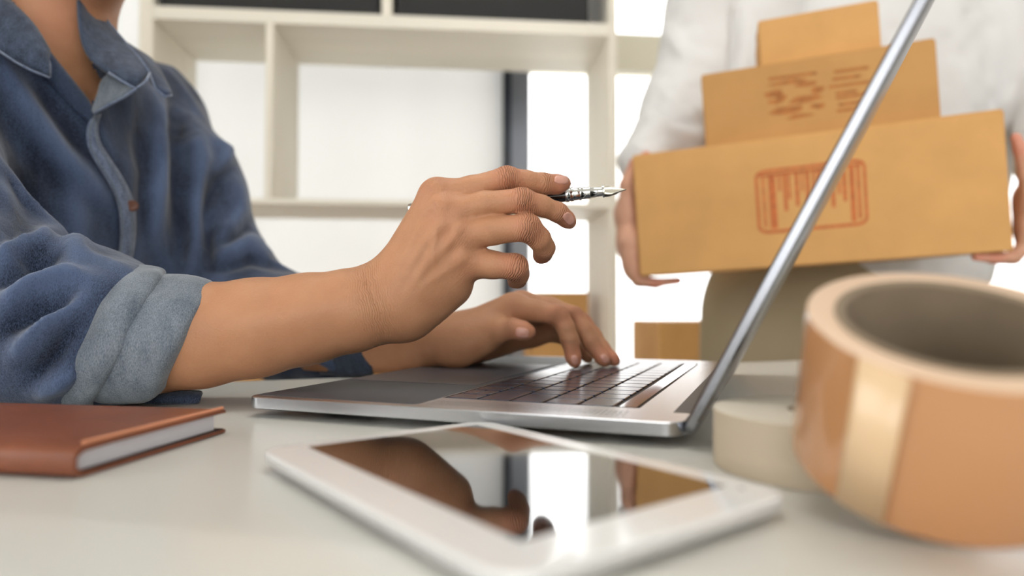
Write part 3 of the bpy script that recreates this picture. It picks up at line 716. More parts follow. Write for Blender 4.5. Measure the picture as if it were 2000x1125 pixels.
def head_extras(root, c, fwd, s=1.0):
    lf = np.cross(UP, fwd)
    for q in (-1, 1):
        e = c + (fwd * .074 + lf * q * .032 + UP * .0) * s
        MB().lathe([(0, .001), (.002, .007), (.006, .0105), (.0115, .012), (.017, .0105), (.021, .007), (.023, .001)], e - fwd * .012, e + fwd, 14).build('eye', M['eye'], root, True)
        MB().lathe([(0, .0052), (.0008, .0048), (.0012, .002)], e + fwd * .0092, e + fwd, 14).build('iris', M['hair'], root, True)
    R = np.stack([fwd, lf, UP], 1); Fd = Field(c - .16, c + .16, .005)
    Fd.union('e', (c + (fwd * -.02 + UP * .042) * s, np.array((.100, .083, .090)) * s, R), .02)
    Fd.union('e', (c + (fwd * -.05 + UP * -.02) * s, np.array((.06, .076, .075)) * s, R), .02)
    pts = Fd.pts(tuple(slice(0, k) for k in Fd.n)); q = (pts - c) @ R
    Fd.F = np.maximum(Fd.F, np.minimum(q[..., 0] - .03 * s, .07 * s - q[..., 2]) * .8 ).astype(np.float32)
    V, Q = Fd.mesh(); V = relax(V, Q, 2); V = V + normals(V, Q) * (vnoise(V * 60)[:, None] * .003)
    quads_mesh('hair', V, Q, M['hair'], root)
def hand_field(Fd, palm, fingers, k_palm=.012, k_f=.008):
    for a, b, r1, r2 in palm: Fd.union('c', (a, b, r1, r2), k_palm)
    base = Fd.F.copy()
    for ch in fingers:
        pts, rs = chain_pts(ch); Fd2 = np.full_like(base, 1.0); lo = np.min(pts, 0) - .03; hi = np.max(pts, 0) + .03
        sl = Fd.region(lo, hi); G = Fd.pts(sl); f = None
        for i in range(len(pts) - 1):
            d = sd_cone(G, pts[i], pts[i + 1], rs[i], rs[i + 1]); f = d if f is None else smin(f, d, .0035)
        blend = smin(base[sl], f, k_f); Fd.F[sl] = smin(Fd.F[sl], blend, .0012)
def skin_attrs(V, Nn, joints, flushes):
    ct = np.zeros(len(V)); cm = np.zeros(len(V)); fl = np.zeros(len(V)); view = CAMP - V; view /= np.linalg.norm(view, axis=1, keepdims=True)
    for c, ax, sg, rad, st in joints:
        q = V - c; t = q @ ax; rr_ = np.sqrt(np.maximum((q * q).sum(1) - t * t, 0))
        m = st * np.exp(-(t / sg) ** 2) * np.exp(-np.maximum(rr_ - rad, 0) ** 2 / .004 ** 2); up_ = m > cm
        ct[up_] = t[up_]; cm[up_] = m[up_]
    for c, s_, a in flushes:
        fl = np.maximum(fl, a * np.exp(-((V - c) ** 2).sum(1) / s_ ** 2))
    return {'crease_t': ct, 'crease_m': cm, 'flush': fl}
def cat_mesh(parts):
    Vs, Qs, At, b = [], [], {}, 0
    for V, Q, A in parts:
        Vs.append(V); Qs.append(Q + b); b += len(V)
        for k in A: At.setdefault(k, []).append(A[k])
    return np.concatenate(Vs), np.concatenate(Qs), {k: np.concatenate(v) for k, v in At.items()}
def bvh_of(V, Q): return BVHTree.FromPolygons([tuple(v) for v in V.tolist()], [tuple(q) for q in Q.tolist()])
def cast(bv, px, py, dmin=0.0):
    D = Vector(ray(px, py)); h = bv.ray_cast(Vector(CAMP) + D * dmin, D.normalized(), 5.0)
    return (np.array(h[0]), np.array(h[1])) if h[0] is not None else (None, None)
def nail(bv, parent, cx_, cy_, ax_, ay_, bx_, by_, lift=.0005):
    """curved plate: centre pixel, half axis along the finger, half axis across it"""
    rings = []; top = []
    for r_, l_ in ((0.05, .9), (.45, 1), (.8, .9), (.97, .55), (1.02, -.6)):
        ring = []
        for k in range(18):
            an = 2 * PI * k / 18; c_, s_ = math.cos(an), math.sin(an); q = (abs(c_) ** 3.2 + abs(s_) ** 3.2) ** (-1 / 3.2) * r_
            p, n = cast(bv, cx_ + q * (c_ * ax_ + s_ * bx_), cy_ + q * (c_ * ay_ + s_ * by_))
            while p is None and q > .02:
                q *= .9; p, n = cast(bv, cx_ + q * (c_ * ax_ + s_ * bx_), cy_ + q * (c_ * ay_ + s_ * by_))
            if p is None: return
            ring.append(p + n * lift * l_)
        rings.append(ring)
    mb = MB(); n = 18
    vs_ = [p for r_ in rings for p in r_]; fs_ = [(i * n + k, i * n + (k + 1) % n, (i + 1) * n + (k + 1) % n, (i + 1) * n + k) for i in range(len(rings) - 1) for k in range(n)] + [tuple(range(n))]
    mb.add(vs_, fs_).build('fingernail', M['nail'], parent, True)

# ================================================================== SEATED PERSON
T = np.array([-.50, .69, 0]); FW = unit((.915, -.40, 0)); LF = np.cross(UP, FW); RT = np.stack([FW, LF, UP], 1)
man = thing('person', 'person in rolled-sleeve denim shirt seated at the laptop, holding a pen', 'person', (T[0], T[1], -.29))
man_loc = np.array([T[0], T[1], -.29])
man.location = (0, 0, 0)
RS = np.array([-.565, .52, .30]); LS = P(288, 232, .865); EL_R = P(35, 655, .475); EL_L = P(445, 590, .755)
# ---- right arm and hand with the pen
fing_R = [
    [(852, 382, .467, 27), (920, 368, .466, 23.5), (990, 348, .466, 22.5), (1028, 354, .470, 20), (1061, 359, .474, 20.5), (1088, 360, .479, 18.5), (1101, 358, .482, 15)],
    [(872, 418, .458, 29), (945, 399, .455, 25), (1020, 391, .455, 23.5), (1058, 402, .460, 20), (1090, 415, .466, 19), (1106, 428, .472, 16), (1113, 435, .475, 13)],
    [(893, 458, .458, 30), (960, 450, .454, 28), (1030, 444, .452, 26.5), (1053, 466, .458, 22), (1063, 484, .466, 20.5), (1060, 495, .474, 18), (1056, 501, .478, 15)],
    [(905, 510, .464, 29), (960, 517, .460, 26.5), (1006, 521, .458, 25), (1013, 535, .466, 20), (1011, 545, .474, 17), (1005, 549, .482, 15)],
    [(800, 540, .494, 28), (850, 470, .505, 28), (920, 420, .512, 23), (985, 398, .514, 22), (1028, 391, .511, 18), (1043, 389, .509, 13)]]
F1 = Field((-.36, .38, -.01), (.06, .56, .19), .00135)
fa = [(40, 655, .475, .042), (150, 655, .468, .041), (300, 658, .460, .0375), (390, 655, .459, .0350), (500, 640, .461, .0330), (600, 623, .464, .0305), (690, 606, .467, .0280), (752, 590, .469, .0252)]
for i in range(len(fa) - 1): F1.union('c', (P(*fa[i][:3]), P(*fa[i + 1][:3]), fa[i][3], fa[i + 1][3]), .006)
F1.union('c', (P(752, 590, .469), P(790, 565, .470), .0250, .0215), .01)
palm_R = [(P(766, 560, .472), P(852, 384, .468), .0168, .0112), (P(775, 570, .467), P(870, 420, .459), .0165, .0120), (P(785, 585, .467), P(890, 460, .459), .0168, .0122), (P(795, 598, .470), P(905, 510, .465), .0175, .0118),
          (P(798, 606, .476), P(878, 558, .477), .0185, .0152), (P(792, 560, .486), P(850, 480, .492), .019, .016), (P(830, 520, .478), P(880, 470, .476), .016, .014)]
hand_field(F1, palm_R, fing_R, .014, .010)
V1, Q1 = F1.mesh(); V1 = relax(V1, Q1, 3, .5); N1_ = normals(V1, Q1)
tend = [([(770, 545), (800, 480), (848, 395)], 9, .0010), ([(785, 545), (825, 480), (868, 425)], 9, .0011), ([(805, 555), (845, 505), (885, 465)], 9, .0008), ([(825, 560), (870, 530), (900, 512)], 9, .0006),
        ([(820, 535), (850, 470), (860, 440)], 6, .0008), ([(850, 520), (846, 500), (852, 470)], 5, .0007), ([(838, 372), (852, 362), (868, 372)], 15, .0015), ([(850, 405), (862, 398), (878, 408)], 16, .0016), ([(880, 450), (892, 445), (905, 455)], 16, .0012), ([(888, 508), (902, 502), (914, 512)], 15, .0013),
        ([(822, 440), (835, 425), (848, 410)], 9, -.0012), ([(858, 470), (872, 455), (884, 440)], 9, -.0010), ([(875, 505), (885, 490), (893, 478)], 9, -.0010),
        ([(708, 520), (722, 560), (742, 610), (760, 650)], 6, -.0008), ([(724, 530), (740, 570), (762, 615), (775, 640)], 5, -.0008),
        ([(975, 345), (992, 342), (1008, 348)], 16, .0010), ([(1005, 382), (1020, 384), (1034, 392)], 16, .0011), ([(1018, 435), (1032, 436), (1044, 446)], 15, .0009),
        ([(560, 560), (640, 545), (720, 540)], 16, .0012), ([(430, 640), (560, 620), (680, 585)], 30, .0012)]
V1 = V1 + N1_ * (1.5 * folds(V1, N1_, tend))[:, None]; N1_ = normals(V1, Q1)
def jt(ch, i, sg, st):
    pts, rs = chain_pts(ch); ax = unit(pts[i + 1] - pts[i - 1]); return (pts[i], ax, sg, rs[i] * 1.15, st)
jn = [jt(fing_R[q], 2, .0062, .95) for q in range(4)] + [jt(fing_R[q], 4, .0035, .6) for q in range(4)] + [jt(fing_R[q], 0, .0075, .22) for q in range(4)]
jn += [(P(738, 590, .468), unit(P(752, 590, .469) - P(690, 606, .467)), .0125, .03, .32)]
fl = [(P(*fing_R[q][i][:3]), s_, a_) for q in range(4) for i, s_, a_ in ((2, .011, .75), (5, .013, .7), (0, .012, .55), (4, .010, .35))]
A1 = skin_attrs(V1, N1_, jn, fl)
# ---- left arm and hand on the keyboard
fing_L = [
    [(1003, 602, .566, 28), (1050, 608, .557, 21.5), (1091, 616, .549, 20), (1105, 640, .547, 17.5), (1113, 664, .546, 17.5), (1120, 698, .5455, 15), (1123, 708, .545, 11.5)],
    [(1018, 596, .585, 27), (1075, 601, .576, 20), (1122, 617, .567, 18), (1141, 645, .562, 16.5), (1155, 670, .559, 16), (1176, 699, .556, 14), (1182, 706, .5555, 11)],
    [(1030, 600, .602, 26), (1090, 606, .594, 18), (1138, 627, .585, 16), (1160, 655, .578, 15), (1176, 680, .572, 14.5), (1197, 701, .566, 12), (1202, 706, .565, 9.5)],
    [(1038, 646, .616, 30), (1078, 648, .612, 19), (1112, 662, .605, 16), (1134, 684, .598, 14), (1148, 699, .592, 11)],
    [(940, 660, .556, 26), (975, 647, .545, 23), (1000, 642, .541, 21), (1022, 646, .538, 18.5), (1033, 649, .537, 14)]]
fing_L = scaled(fing_L)
F2 = Field((-.36, .50, .004), (.13, .84, .13), .0016)
fb = [(560, 650, .66, .043), (660, 672, .625, .036), (760, 672, .598, .0285), (840, 666, .58, .0222), (888, 662, .572, .0190)]
for i in range(len(fb) - 1): F2.union('c', (PL2(*fb[i][:3]), PL2(*fb[i + 1][:3]), fb[i][3] * LH, fb[i + 1][3] * LH), .008)
palm_L = [(PL2(888, 660, .566), PL2(1003, 602, .567), .0178, .0118), (PL2(893, 658, .58), PL2(1018, 597, .586), .0178, .0115), (PL2(897, 660, .592), PL2(1030, 601, .603), .0172, .0112), (PL2(902, 676, .602), PL2(1038, 646, .616), .0175, .0150), (PL2(940, 660, .604), PL2(1045, 622, .612), .015, .013),
          (PL2(893, 678, .59), PL2(965, 655, .602), .0155, .014), (PL2(890, 676, .562), PL2(945, 660, .556), .0178, .0135), (PL2(915, 665, .558), PL2(985, 622, .566), .014, .0112)]
hand_field(F2, palm_L, fing_L, .014, .009)
V2, Q2 = F2.mesh(); V2 = relax(V2, Q2, 3, .5); N2_ = normals(V2, Q2)
jn = [jt(fing_L[q], 2, .0055, .8) for q in range(3)] + [jt(fing_L[4], 2, .005, .6)] + [jt(fing_L[q], 4, .003, .5) for q in range(2)]
fl = [(P(*fing_L[q][i][:3]), s_, a_) for q in range(3) for i, s_, a_ in ((2, .011, .6), (5, .012, .8), (0, .012, .4))] + [(P(*fing_L[4][3][:3]), .012, .7)]
A2 = skin_attrs(V2, N2_, jn, fl)
# ---- head, neck and chest
HC = np.array([-.445, .665, .49]); F3 = Field((-.80, .36, -.25), (-.20, 1.0, .64), .005)
F3.union('e', (T + UP * .13, np.array((.118, .178, .225)), RT), .03); F3.union('e', (T + UP * -.06, np.array((.115, .155, .19)), RT), .05)
F3.union('c', (RS - UP * .012, LS - UP * .012, .042, .042), .05)
F3.union('c', (T + FW * .03 + UP * .28, HC - UP * .06 - FW * .015, .060, .056), .04)
for a, b, r1, r2 in ((RS, EL_R, .045, .038), (LS, EL_L, .045, .038), (EL_R, P(120, 655, .47), .038, .038), (EL_L, P(620, 662, .69), .038, .034)): F3.union('c', (a, b, r1, r2), .03)
add_head(F3, HC, unit((.88, -.45, -.1)))
# collar bones and the hollow between them
V3, Q3 = F3.mesh(); V3 = relax(V3, Q3, 2); N3_ = normals(V3, Q3)
V3 = V3 + N3_ * folds(V3, N3_, [([(165, 175), (176, 196), (180, 215)], 12, -.004), ([(110, 130), (150, 175), (170, 205)], 14, .003)])[:, None]
A3 = skin_attrs(V3, N3_, [], [(P(110, 10, .62), .03, .5)])
VB, QB, AB = cat_mesh([(V1, Q1, A1), (V2, Q2, A2), (V3, Q3, A3)])
quads_mesh('body', VB, QB, M['skin'], man, AB)
bv1 = bvh_of(V1, Q1); bv2 = bvh_of(V2, Q2)
nail(bv1, man, 1097, 351, 14, 1.5, -1, 8.5); nail(bv1, man, 1111, 427, 8, 10, -7, 6); nail(bv2, man, 1020, 650, 13, 2, -1, 10)
nail(bv2, man, 1122, 703, 1.5, 9, -7, 1); nail(bv2, man, 1181, 700, 5, 8, -6, 3)
head_extras(man, HC, unit((.88, -.45, -.1)))
# ---- denim shirt
F4 = Field((-.80, .34, -.30), (-.10, 1.02, .40), .0036)
F4.union('e', (T + UP * .13, np.array((.135, .195, .235)), RT), .03); F4.union('e', (T + UP * -.08, np.array((.138, .178, .215)), RT), .06)
F4.union('c', (RS, LS, .056, .056), .06)
F4.union('c', (T + FW * .02 + UP * .30, T + FW * .02 + UP * .345, .072, .060), .05)
ELB = P(150, 655, .468)
for a, b, r1, r2, k in ((RS, EL_R, .064, .058, .05), (EL_R, ELB, .056, .050, .04), (ELB, P(215, 652, .462), .050, .046, .03),
                        (LS, P(352, 380, .80), .064, .060, .05), (P(352, 380, .80), EL_L, .060, .058, .05), (EL_L, P(560, 640, .712), .054, .050, .05), (P(560, 640, .712), P(662, 676, .672), .048, .041, .03)):
    F4.union('c', (a, b, r1, r2), k)
V4, Q4 = F4.mesh(); V4 = relax(V4, Q4, 3); N4 = normals(V4, Q4)
fz = np.stack([V4[:, 0], V4[:, 1], V4[:, 2] * .45], 1)
sleeve_w = np.clip((.56 - V4[:, 1]) / .05, 0, 1)
ridge = 1 - np.abs(vnoise(fz * 24 + .7 * vnoise(fz * 9, 6)[:, None], 4)) * 2.2
V4 = V4 + N4 * (vnoise(fz * 22, 1) * .0030 + vnoise(fz * 55, 2) * .0014 + np.clip(ridge, -.5, 1) * (.0018 + .0034 * sleeve_w))[:, None]; N4 = normals(V4, Q4)
fold_shirt = [
    ([(0, 120), (60, 220), (125, 310), (225, 410)], 22, .0085), ([(-20, 190), (50, 290), (140, 390)], 26, -.006), ([(30, 330), (60, 420), (70, 520)], 30, -.010), ([(130, 330), (150, 430), (150, 540)], 26, .005),
    ([(60, 150), (120, 240), (160, 300)], 18, -.005),
    ([(295, 160), (313, 230), (315, 330), (300, 470)], 18, .0075), ([(262, 240), (288, 330), (280, 480)], 17, -.007), ([(335, 200), (352, 300), (350, 520)], 18, -.012), ([(385, 250), (398, 330), (392, 480)], 17, .006),
    ([(408, 330), (402, 420), (410, 520)], 12, -.009), ([(425, 255), (446, 290), (436, 340)], 14, .006), ([(455, 320), (430, 350), (412, 400)], 12, -.007), ([(470, 340), (470, 410), (430, 470)], 14, .005),
    ([(420, 500), (480, 470), (540, 490)], 14, .006), ([(420, 530), (490, 505), (570, 525)], 11, -.006), ([(490, 440), (470, 460), (430, 485)], 10, -.005),
    ([(600, 690), (640, 705), (690, 735)], 12, .006), ([(580, 700), (620, 720), (650, 738)], 9, -.005),
    ([(-10, 350), (50, 410), (95, 470)], 20, .006), ([(-10, 520), (50, 470), (100, 455)], 16, .011), ([(-10, 560), (60, 520), (112, 500)], 11, -.009), ([(0, 600), (60, 560), (130, 545), (200, 550)], 18, .010), ([(0, 650), (70, 610), (150, 590)], 14, -.009),
    ([(20, 700), (90, 640), (190, 570)], 16, .009), ([(60, 740), (110, 690), (150, 630)], 14, -.007), ([(70, 770), (120, 745), (150, 720)], 16, .007), ([(10, 430), (40, 500), (70, 520)], 10, -.004)]
dsp = 1.25 * folds(V4, N4, fold_shirt); V4 = V4 + N4 * dsp[:, None]; V4[:, 2] = np.where((V4[:, 0] > -.42) & (V4[:, 1] < .56), np.maximum(V4[:, 2], .0008), V4[:, 2])
V4 = relax(V4, Q4, 1, .4); N4 = normals(V4, Q4); bv4 = bvh_of(V4, Q4)
# neck opening
pp = proj(V4); poly = np.array([(-40, -80), (45, 40), (98, 118), (178, 216), (208, 170), (168, 96), (156, 20), (160, -80)], float)
def inside(pt, pol):
    x, y = pt[:, 0], pt[:, 1]; r_ = np.zeros(len(pt), bool)
    for i in range(len(pol)):
        (x1, y1), (x2, y2) = pol[i], pol[(i + 1) % len(pol)]
        with np.errstate(divide='ignore', invalid='ignore'): r_ ^= ((y1 > y) != (y2 > y)) & (x < (x2 - x1) * (y - y1) / (y2 - y1) + x1)
    return r_
NB = T + FW * .02; rad = np.hypot(V4[:, 0] - NB[0], V4[:, 1] - NB[1])
kill = (inside(pp, poly) & (pp[:, 2] < .74)) | ((rad < .07) & (V4[:, 2] > .325))
Q4k = Q4[~kill[Q4].all(1)]
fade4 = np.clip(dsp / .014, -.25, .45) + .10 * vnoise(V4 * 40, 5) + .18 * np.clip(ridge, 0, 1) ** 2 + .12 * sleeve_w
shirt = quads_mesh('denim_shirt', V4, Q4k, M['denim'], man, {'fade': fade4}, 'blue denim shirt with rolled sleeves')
# ---- collar, placket, stitches: cloth sheets with thickness lying on the shirt
def sheet(name, A, B, m, rows=7, bulge=.004, thick=.0022, parent=None, cols=14):
    """A, B: matching polylines of 3D points, lofted with a soft outward bulge"""
    def rs(L, n):
        L = np.array(L); t = np.linspace(0, len(L) - 1, n); i = np.minimum(t.astype(int), len(L) - 2); f = (t - i)[:, None]
        # Catmull-Rom through the points
        e = np.concatenate([[2 * L[0] - L[1]], L, [2 * L[-1] - L[-2]]]); p0, p1, p2, p3 = e[i], e[i + 1], e[i + 2], e[i + 3]
        return .5 * (2 * p1 + (p2 - p0) * f + (2 * p0 - 5 * p1 + 4 * p2 - p3) * f ** 2 + (3 * p1 - p0 - 3 * p2 + p3) * f ** 3)
    a, b = rs(A, cols), rs(B, cols); G = []
    for i in range(rows):
        t = i / (rows - 1); r_ = a * (1 - t) + b * t; vw = CAMP - r_; vw /= np.linalg.norm(vw, axis=1, keepdims=True); G.append(r_ + vw * bulge * math.sin(PI * t))
    o = MB().grid(G).build(name, m, parent or shirt, True)
    md = o.modifiers.new('thickness', 'SOLIDIFY'); md.thickness = thick; md.offset = 0
    return o
def onS(px, py, off=.003, d0=None):
    p, n = cast(bv4, px, py, .56)
    if p is None: return P(px, py, d0 or .66)
    v = unit(CAMP - p); return p + v * off
def LNE(pts, off=.003): return [onS(x, y, off) for x, y in pts]
# the wearer's left collar leaf (right in the picture): stands up beside the neck and falls outwards
sheet('collar', [P(150, -70, .655), P(153, 20, .640), P(158, 75, .632), P(172, 110, .626), P(206, 140, .620), P(262, 172, .622)], [P(205, -70, .70), P(186, 5, .69), P(215, 48, .682), P(246, 84, .672), P(272, 112, .66), P(292, 142, .642)], M['denim_dark'], 8, .006, .003)
sheet('collar_tip', [P(246, 84, .675), P(272, 112, .664), P(290, 142, .648), P(300, 168, .642), P(322, 186, .640)], [P(262, 94, .70), P(290, 112, .69), P(308, 132, .68), P(322, 156, .665), P(335, 184, .648)], M['denim'], 6, .004, .003)
sheet('front_facing', [P(180, 216, .624), P(190, 186, .628), P(198, 160, .632), P(212, 142, .630)], [P(183, 222, .618), P(215, 203, .619), P(240, 190, .618), P(264, 174, .618)], M['denim_in'], 6, -.002, .002)
# the wearer's right collar leaf (left in the picture)
sheet('collar', [P(-50, -55, .60), P(2, -12, .60), P(42, 22, .598), P(70, 54, .596), P(96, 98, .594)], [P(-60, 60, .575), P(-10, 92, .575), P(30, 118, .576), P(62, 134, .578), P(97, 149, .582)], M['denim_dark'], 8, .006, .003)
mbp = lambda pts, r_, nm, m: MB().tube(pts, r_, 8).build(nm, M[m], shirt, True)
mbp([P(52, 48, .5945), P(72, 75, .591), P(90, 105, .589), P(97, 128, .588), P(97, 150, .588)], .0014, 'collar_edge', 'denim_seam')
mbp([P(-10, 94, .571), P(30, 121, .572), P(62, 138, .574), P(97, 152, .580)], .0010, 'collar_edge', 'denim_seam')
mbp([P(212, 142, .612), P(240, 160, .613), P(265, 173, .613), P(285, 160, .62), P(293, 142, .634)], .0012, 'collar_edge', 'denim_seam')
mbp([P(183, 222, .614), P(215, 204, .614), P(242, 190, .613), P(266, 174, .613)], .0012, 'collar_edge', 'denim_seam')
mbp([P(293, 145, .638), P(303, 172, .636), P(322, 189, .634), P(336, 186, .641)], .0011, 'collar_edge', 'denim_seam')
mbp([P(186, 5, .686), P(215, 47, .678), P(246, 83, .668), P(272, 111, .656), P(293, 142, .638)], .0010, 'collar_edge', 'denim_seam')
sheet('front_edge', [onS(68, 60, .006), onS(104, 110, .006), onS(143, 158, .006), onS(168, 190, .006), onS(185, 216, .006)], [onS(30, 70, .003), onS(66, 122, .003), onS(112, 176, .003), onS(146, 214, .003), onS(174, 240, .003)], M['denim'], 5, .002, .0025, None, 24)
# placket
PLa = [(180, 226), (169, 254), (172, 288), (190, 322), (212, 356), (230, 396), (236, 440), (232, 490), (216, 545)]
PLb = [(196, 222), (190, 250), (196, 280), (216, 312), (240, 350), (259, 392), (264, 440), (260, 490), (246, 545)]
sheet('placket', LNE(PLa, .005), LNE(PLb, .004), M['denim_placket'], 5, .0015, .0024, None, 30)
mbp(LNE([(186, 226), (174, 254), (177, 288), (195, 321), (217, 355), (234, 396), (240, 440), (236, 490), (221, 545)], .0075), .0007, 'placket_stitching', 'denim_in')
mbp(LNE([(192, 224), (185, 252), (191, 283), (211, 315), (235, 352), (254, 394), (259, 440), (255, 490), (241, 545)], .0070), .0006, 'placket_stitching', 'denim_in')
bc, bn = onS(258, 402, .0085), None
MB().lathe([(0, .0046), (.0008, .0054), (.0018, .0054), (.0022, .0046), (.0019, .0034), (.0019, .0006)], bc + unit(bc - CAMP) * .001, bc + unit(CAMP - bc) + np.array([.3, 0, 0]), 24).build('button', M['button'], shirt, True)
# rolled cuff of the right sleeve: a wide folded band and a thick outer roll
def ring_px(cx_, cy_, ax_, ay_, d, rd, tilt=0.0, n=72, seed=0, amp=.0):
    c = P(cx_, cy_, d); e1 = P(cx_ + ax_, cy_ + ay_, d) - c; view = unit(c - CAMP); e2 = unit(view - e1 * np.dot(view, e1) / np.dot(e1, e1)) * rd + unit(P(cx_ + 10, cy_, d) - c) * tilt
    an = np.linspace(0, 2 * PI, n, endpoint=False); pts = c + np.cos(an)[:, None] * e1 + np.sin(an)[:, None] * e2
    if amp:
        w = vnoise(np.stack([np.cos(an) * 2.2 + seed * 3.1, np.sin(an) * 2.2, an * 0 + seed], 1), seed); dirs = pts - c; pts = pts + dirs / np.linalg.norm(dirs, axis=1, keepdims=True) * (w * amp)[:, None]
    pts[:, 2] = np.maximum(pts[:, 2], .001); return pts
band = [(372, 655, 46, -98, .459, .0365, 0), (356, 661, 55, -112, .457, .043, .0012), (346, 664, 58, -117, .456, .0455, .002), (322, 661, 60, -120, .456, .0475, .0022), (285, 657, 62, -122, .457, .049, .0022), (250, 652, 62, -120, .458, .0495, .002), (215, 650, 60, -114, .459, .049, .0015), (190, 650, 56, -106, .460, .047, .001)]
G = [ring_px(a[0], a[1], a[2], a[3], a[4], a[5], .0, 84, 3, a[6]) for a in band]
o = MB().grid(G, True).build('cuff', M['denim_in'], shirt, True, 'light grey reverse of the denim, rolled up'); md = o.modifiers.new('thickness', 'SOLIDIFY'); md.thickness = .0022; md.offset = -1
sb = o.modifiers.new('smooth', 'SUBSURF'); sb.levels = sb.render_levels = 1
roll_ = []
for k in range(13):
    th_ = 2 * PI * k / 13; t = math.cos(th_); s_ = math.sin(th_)
    roll_.append(ring_px(212 + 42 * t, 648 + 5 * t, 64 + 3 * t + 7.5 * s_, -118 + (-4) * t - 17 * s_, .459, .0490 + .0062 * s_, 0, 84, 5, .0026))
roll_.append(roll_[0])
o = MB().grid(roll_, True).build('cuff_roll', M['denim_in'], shirt, True); sb = o.modifiers.new('smooth', 'SUBSURF'); sb.levels = sb.render_levels = 1
for o_ in [c for c in shirt.children if c.name.startswith('cuff')]:
    me = o_.data; V_ = np.zeros(len(me.vertices) * 3); me.vertices.foreach_get('co', V_); V_ = V_.reshape(-1, 3)
    V_ = V_ + np.stack([vnoise(V_ * 70, 11), vnoise(V_ * 70, 12), vnoise(V_ * 70, 13)], 1) * .0013 + np.stack([vnoise(V_ * 28, 14), vnoise(V_ * 28, 15), vnoise(V_ * 28, 16)], 1) * .0018
    V_[:, 2] = np.maximum(V_[:, 2], .001); me.vertices.foreach_set('co', V_.ravel())
# cuff of the left sleeve, seen under the forearm
G = [ring_px(a[0], a[1], a[2], a[3], a[4], a[5], 0, 48, 8, .002) for a in ((738, 682, 4, -48, .644, .026), (730, 682, 5, -62, .647, .034), (700, 680, 6, -72, .655, .040), (660, 676, 8, -80, .669, .045), (630, 672, 8, -82, .679, .046))]
o = MB().grid(G, True).build('cuff', M['denim_dark'], shirt, True); md = o.modifiers.new('thickness', 'SOLIDIFY'); md.thickness = .0025; md.offset = -1
# cloth tail lying on the desk behind the cuff
o = sheet('shirt_tail', [P(270, 772, .462), P(330, 766, .462), P(386, 766, .465), P(391, 770, .466)], [P(275, 788, .452), P(330, 788, .455), P(378, 788, .457), P(388, 782, .46)], M['denim_dark'], 6, .004, .003)
# ---- trousers, shoes and the stool
HIP = T - UP * .24; KN = [T + FW * .40 + LF * q * .12 - UP * .26 for q in (-1, 1)]
F5 = Field((-1.0, .30, -.74), (.15, 1.05, -.08), .008)
F5.union('e', (HIP, np.array((.14, .185, .13)), RT), .03)
for q, k_ in zip((-1, 1), KN):
    F5.union('c', (HIP + LF * q * .09 - UP * .01, k_, .082, .062), .05); F5.union('c', (k_, k_ - UP * .40 - FW * .05, .058, .045), .04)
V5, Q5 = F5.mesh(); V5 = relax(V5, Q5, 2); quads_mesh('trousers', V5, Q5, M['jeans'], man)
def shoe(root, a, fwd, m):
    fd = Field(a - .2, a + .22, .006); R = np.stack([fwd, np.cross(UP, fwd), UP], 1)
    fd.union('e', (a + fwd * .02 + UP * .035, np.array((.075, .042, .045)), R), .02); fd.union('e', (a + fwd * .12 + UP * .022, np.array((.085, .045, .03)), R), .03); fd.union('c', (a + UP * .05, a + UP * .10, .042, .042), .03)
    V, Q = fd.mesh(); V[:, 2] = np.maximum(V[:, 2], FZ + .002); quads_mesh('shoe', V, Q, m, root)
for k_ in KN: shoe(man, np.array([k_[0] - FW[0] * .05, k_[1] - FW[1] * .05, FZ]), FW, M['shoe'])
man.location = (0, 0, 0)
stl = thing('stool', 'plain round backless stool under the seated person', 'stool', (T[0], T[1], FZ))
MB().lathe([(0, .16), (.01, .17), (.04, .17), (.05, .16)], (-.02, 0, .33), (-.02, 0, 1), 40).build('seat', M['rubber'], stl, True)
for k in range(4):
    an = PI / 4 + k * PI / 2; MB().tube([(-.02 + .12 * math.cos(an), .12 * math.sin(an), .335), (-.02 + .17 * math.cos(an), .17 * math.sin(an), 0.004)], .013, 12).build('leg', M['desk_edge'], stl, True)

# ================================================================== FOUNTAIN PEN
PA, PB = P(797, 409, .503), P(1223, 370, .494); PL = np.linalg.norm(PB - PA); pw = unit(PB - PA)
pen = thing('fountain_pen', 'black and silver fountain pen held in the raised hand', 'pen', PA, Vector(pw).to_track_quat('X', 'Z').to_euler())
pen.rotation_euler = (Vector(pw).to_track_quat('X', 'Z') @ Matrix.Rotation(math.radians(55), 3, 'X').to_quaternion()).to_euler()
ln = lambda x: (x - 797) / (1223 - 797) * PL
L_ = lambda prof, nm, m: autosmooth(MB().lathe(prof, (0, 0, 0), (1, 0, 0), 40).build(nm, M[m], pen), 50)
L_([(0, .001), (.0004, .0034), (.001, .0042), (.004, .0045), (.0045, .0049), (.006, .0049)], 'end_cap', 'chrome')
L_([(.006, .0048), (.03, .0051), (ln(1060), .0052), (ln(1106), .0050)], 'barrel', 'pen_black')
L_([(ln(1105), .0049), (ln(1106), .0054), (ln(1112), .0054), (ln(1113), .0050), (ln(1115), .0050), (ln(1116), .0053), (ln(1121), .0053), (ln(1122), .0048)], 'trim_ring', 'chrome')
L_([(ln(1122), .0047), (ln(1132), .0046), (ln(1133), .0049), (ln(1136), .0049), (ln(1137), .0045), (ln(1150), .0043), (ln(1151), .0045), (ln(1153), .0045), (ln(1154), .0041), (ln(1168), .0036), (ln(1176), .0035), (ln(1177), .0047), (ln(1180), .0047), (ln(1181), .0034)], 'grip_section', 'chrome')
L_([(ln(1178), .0026), (ln(1190), .0024), (ln(1205), .0012), (ln(1208), .0004)], 'feed', 'pen_black').location = (0, 0, -.0024)
G = []
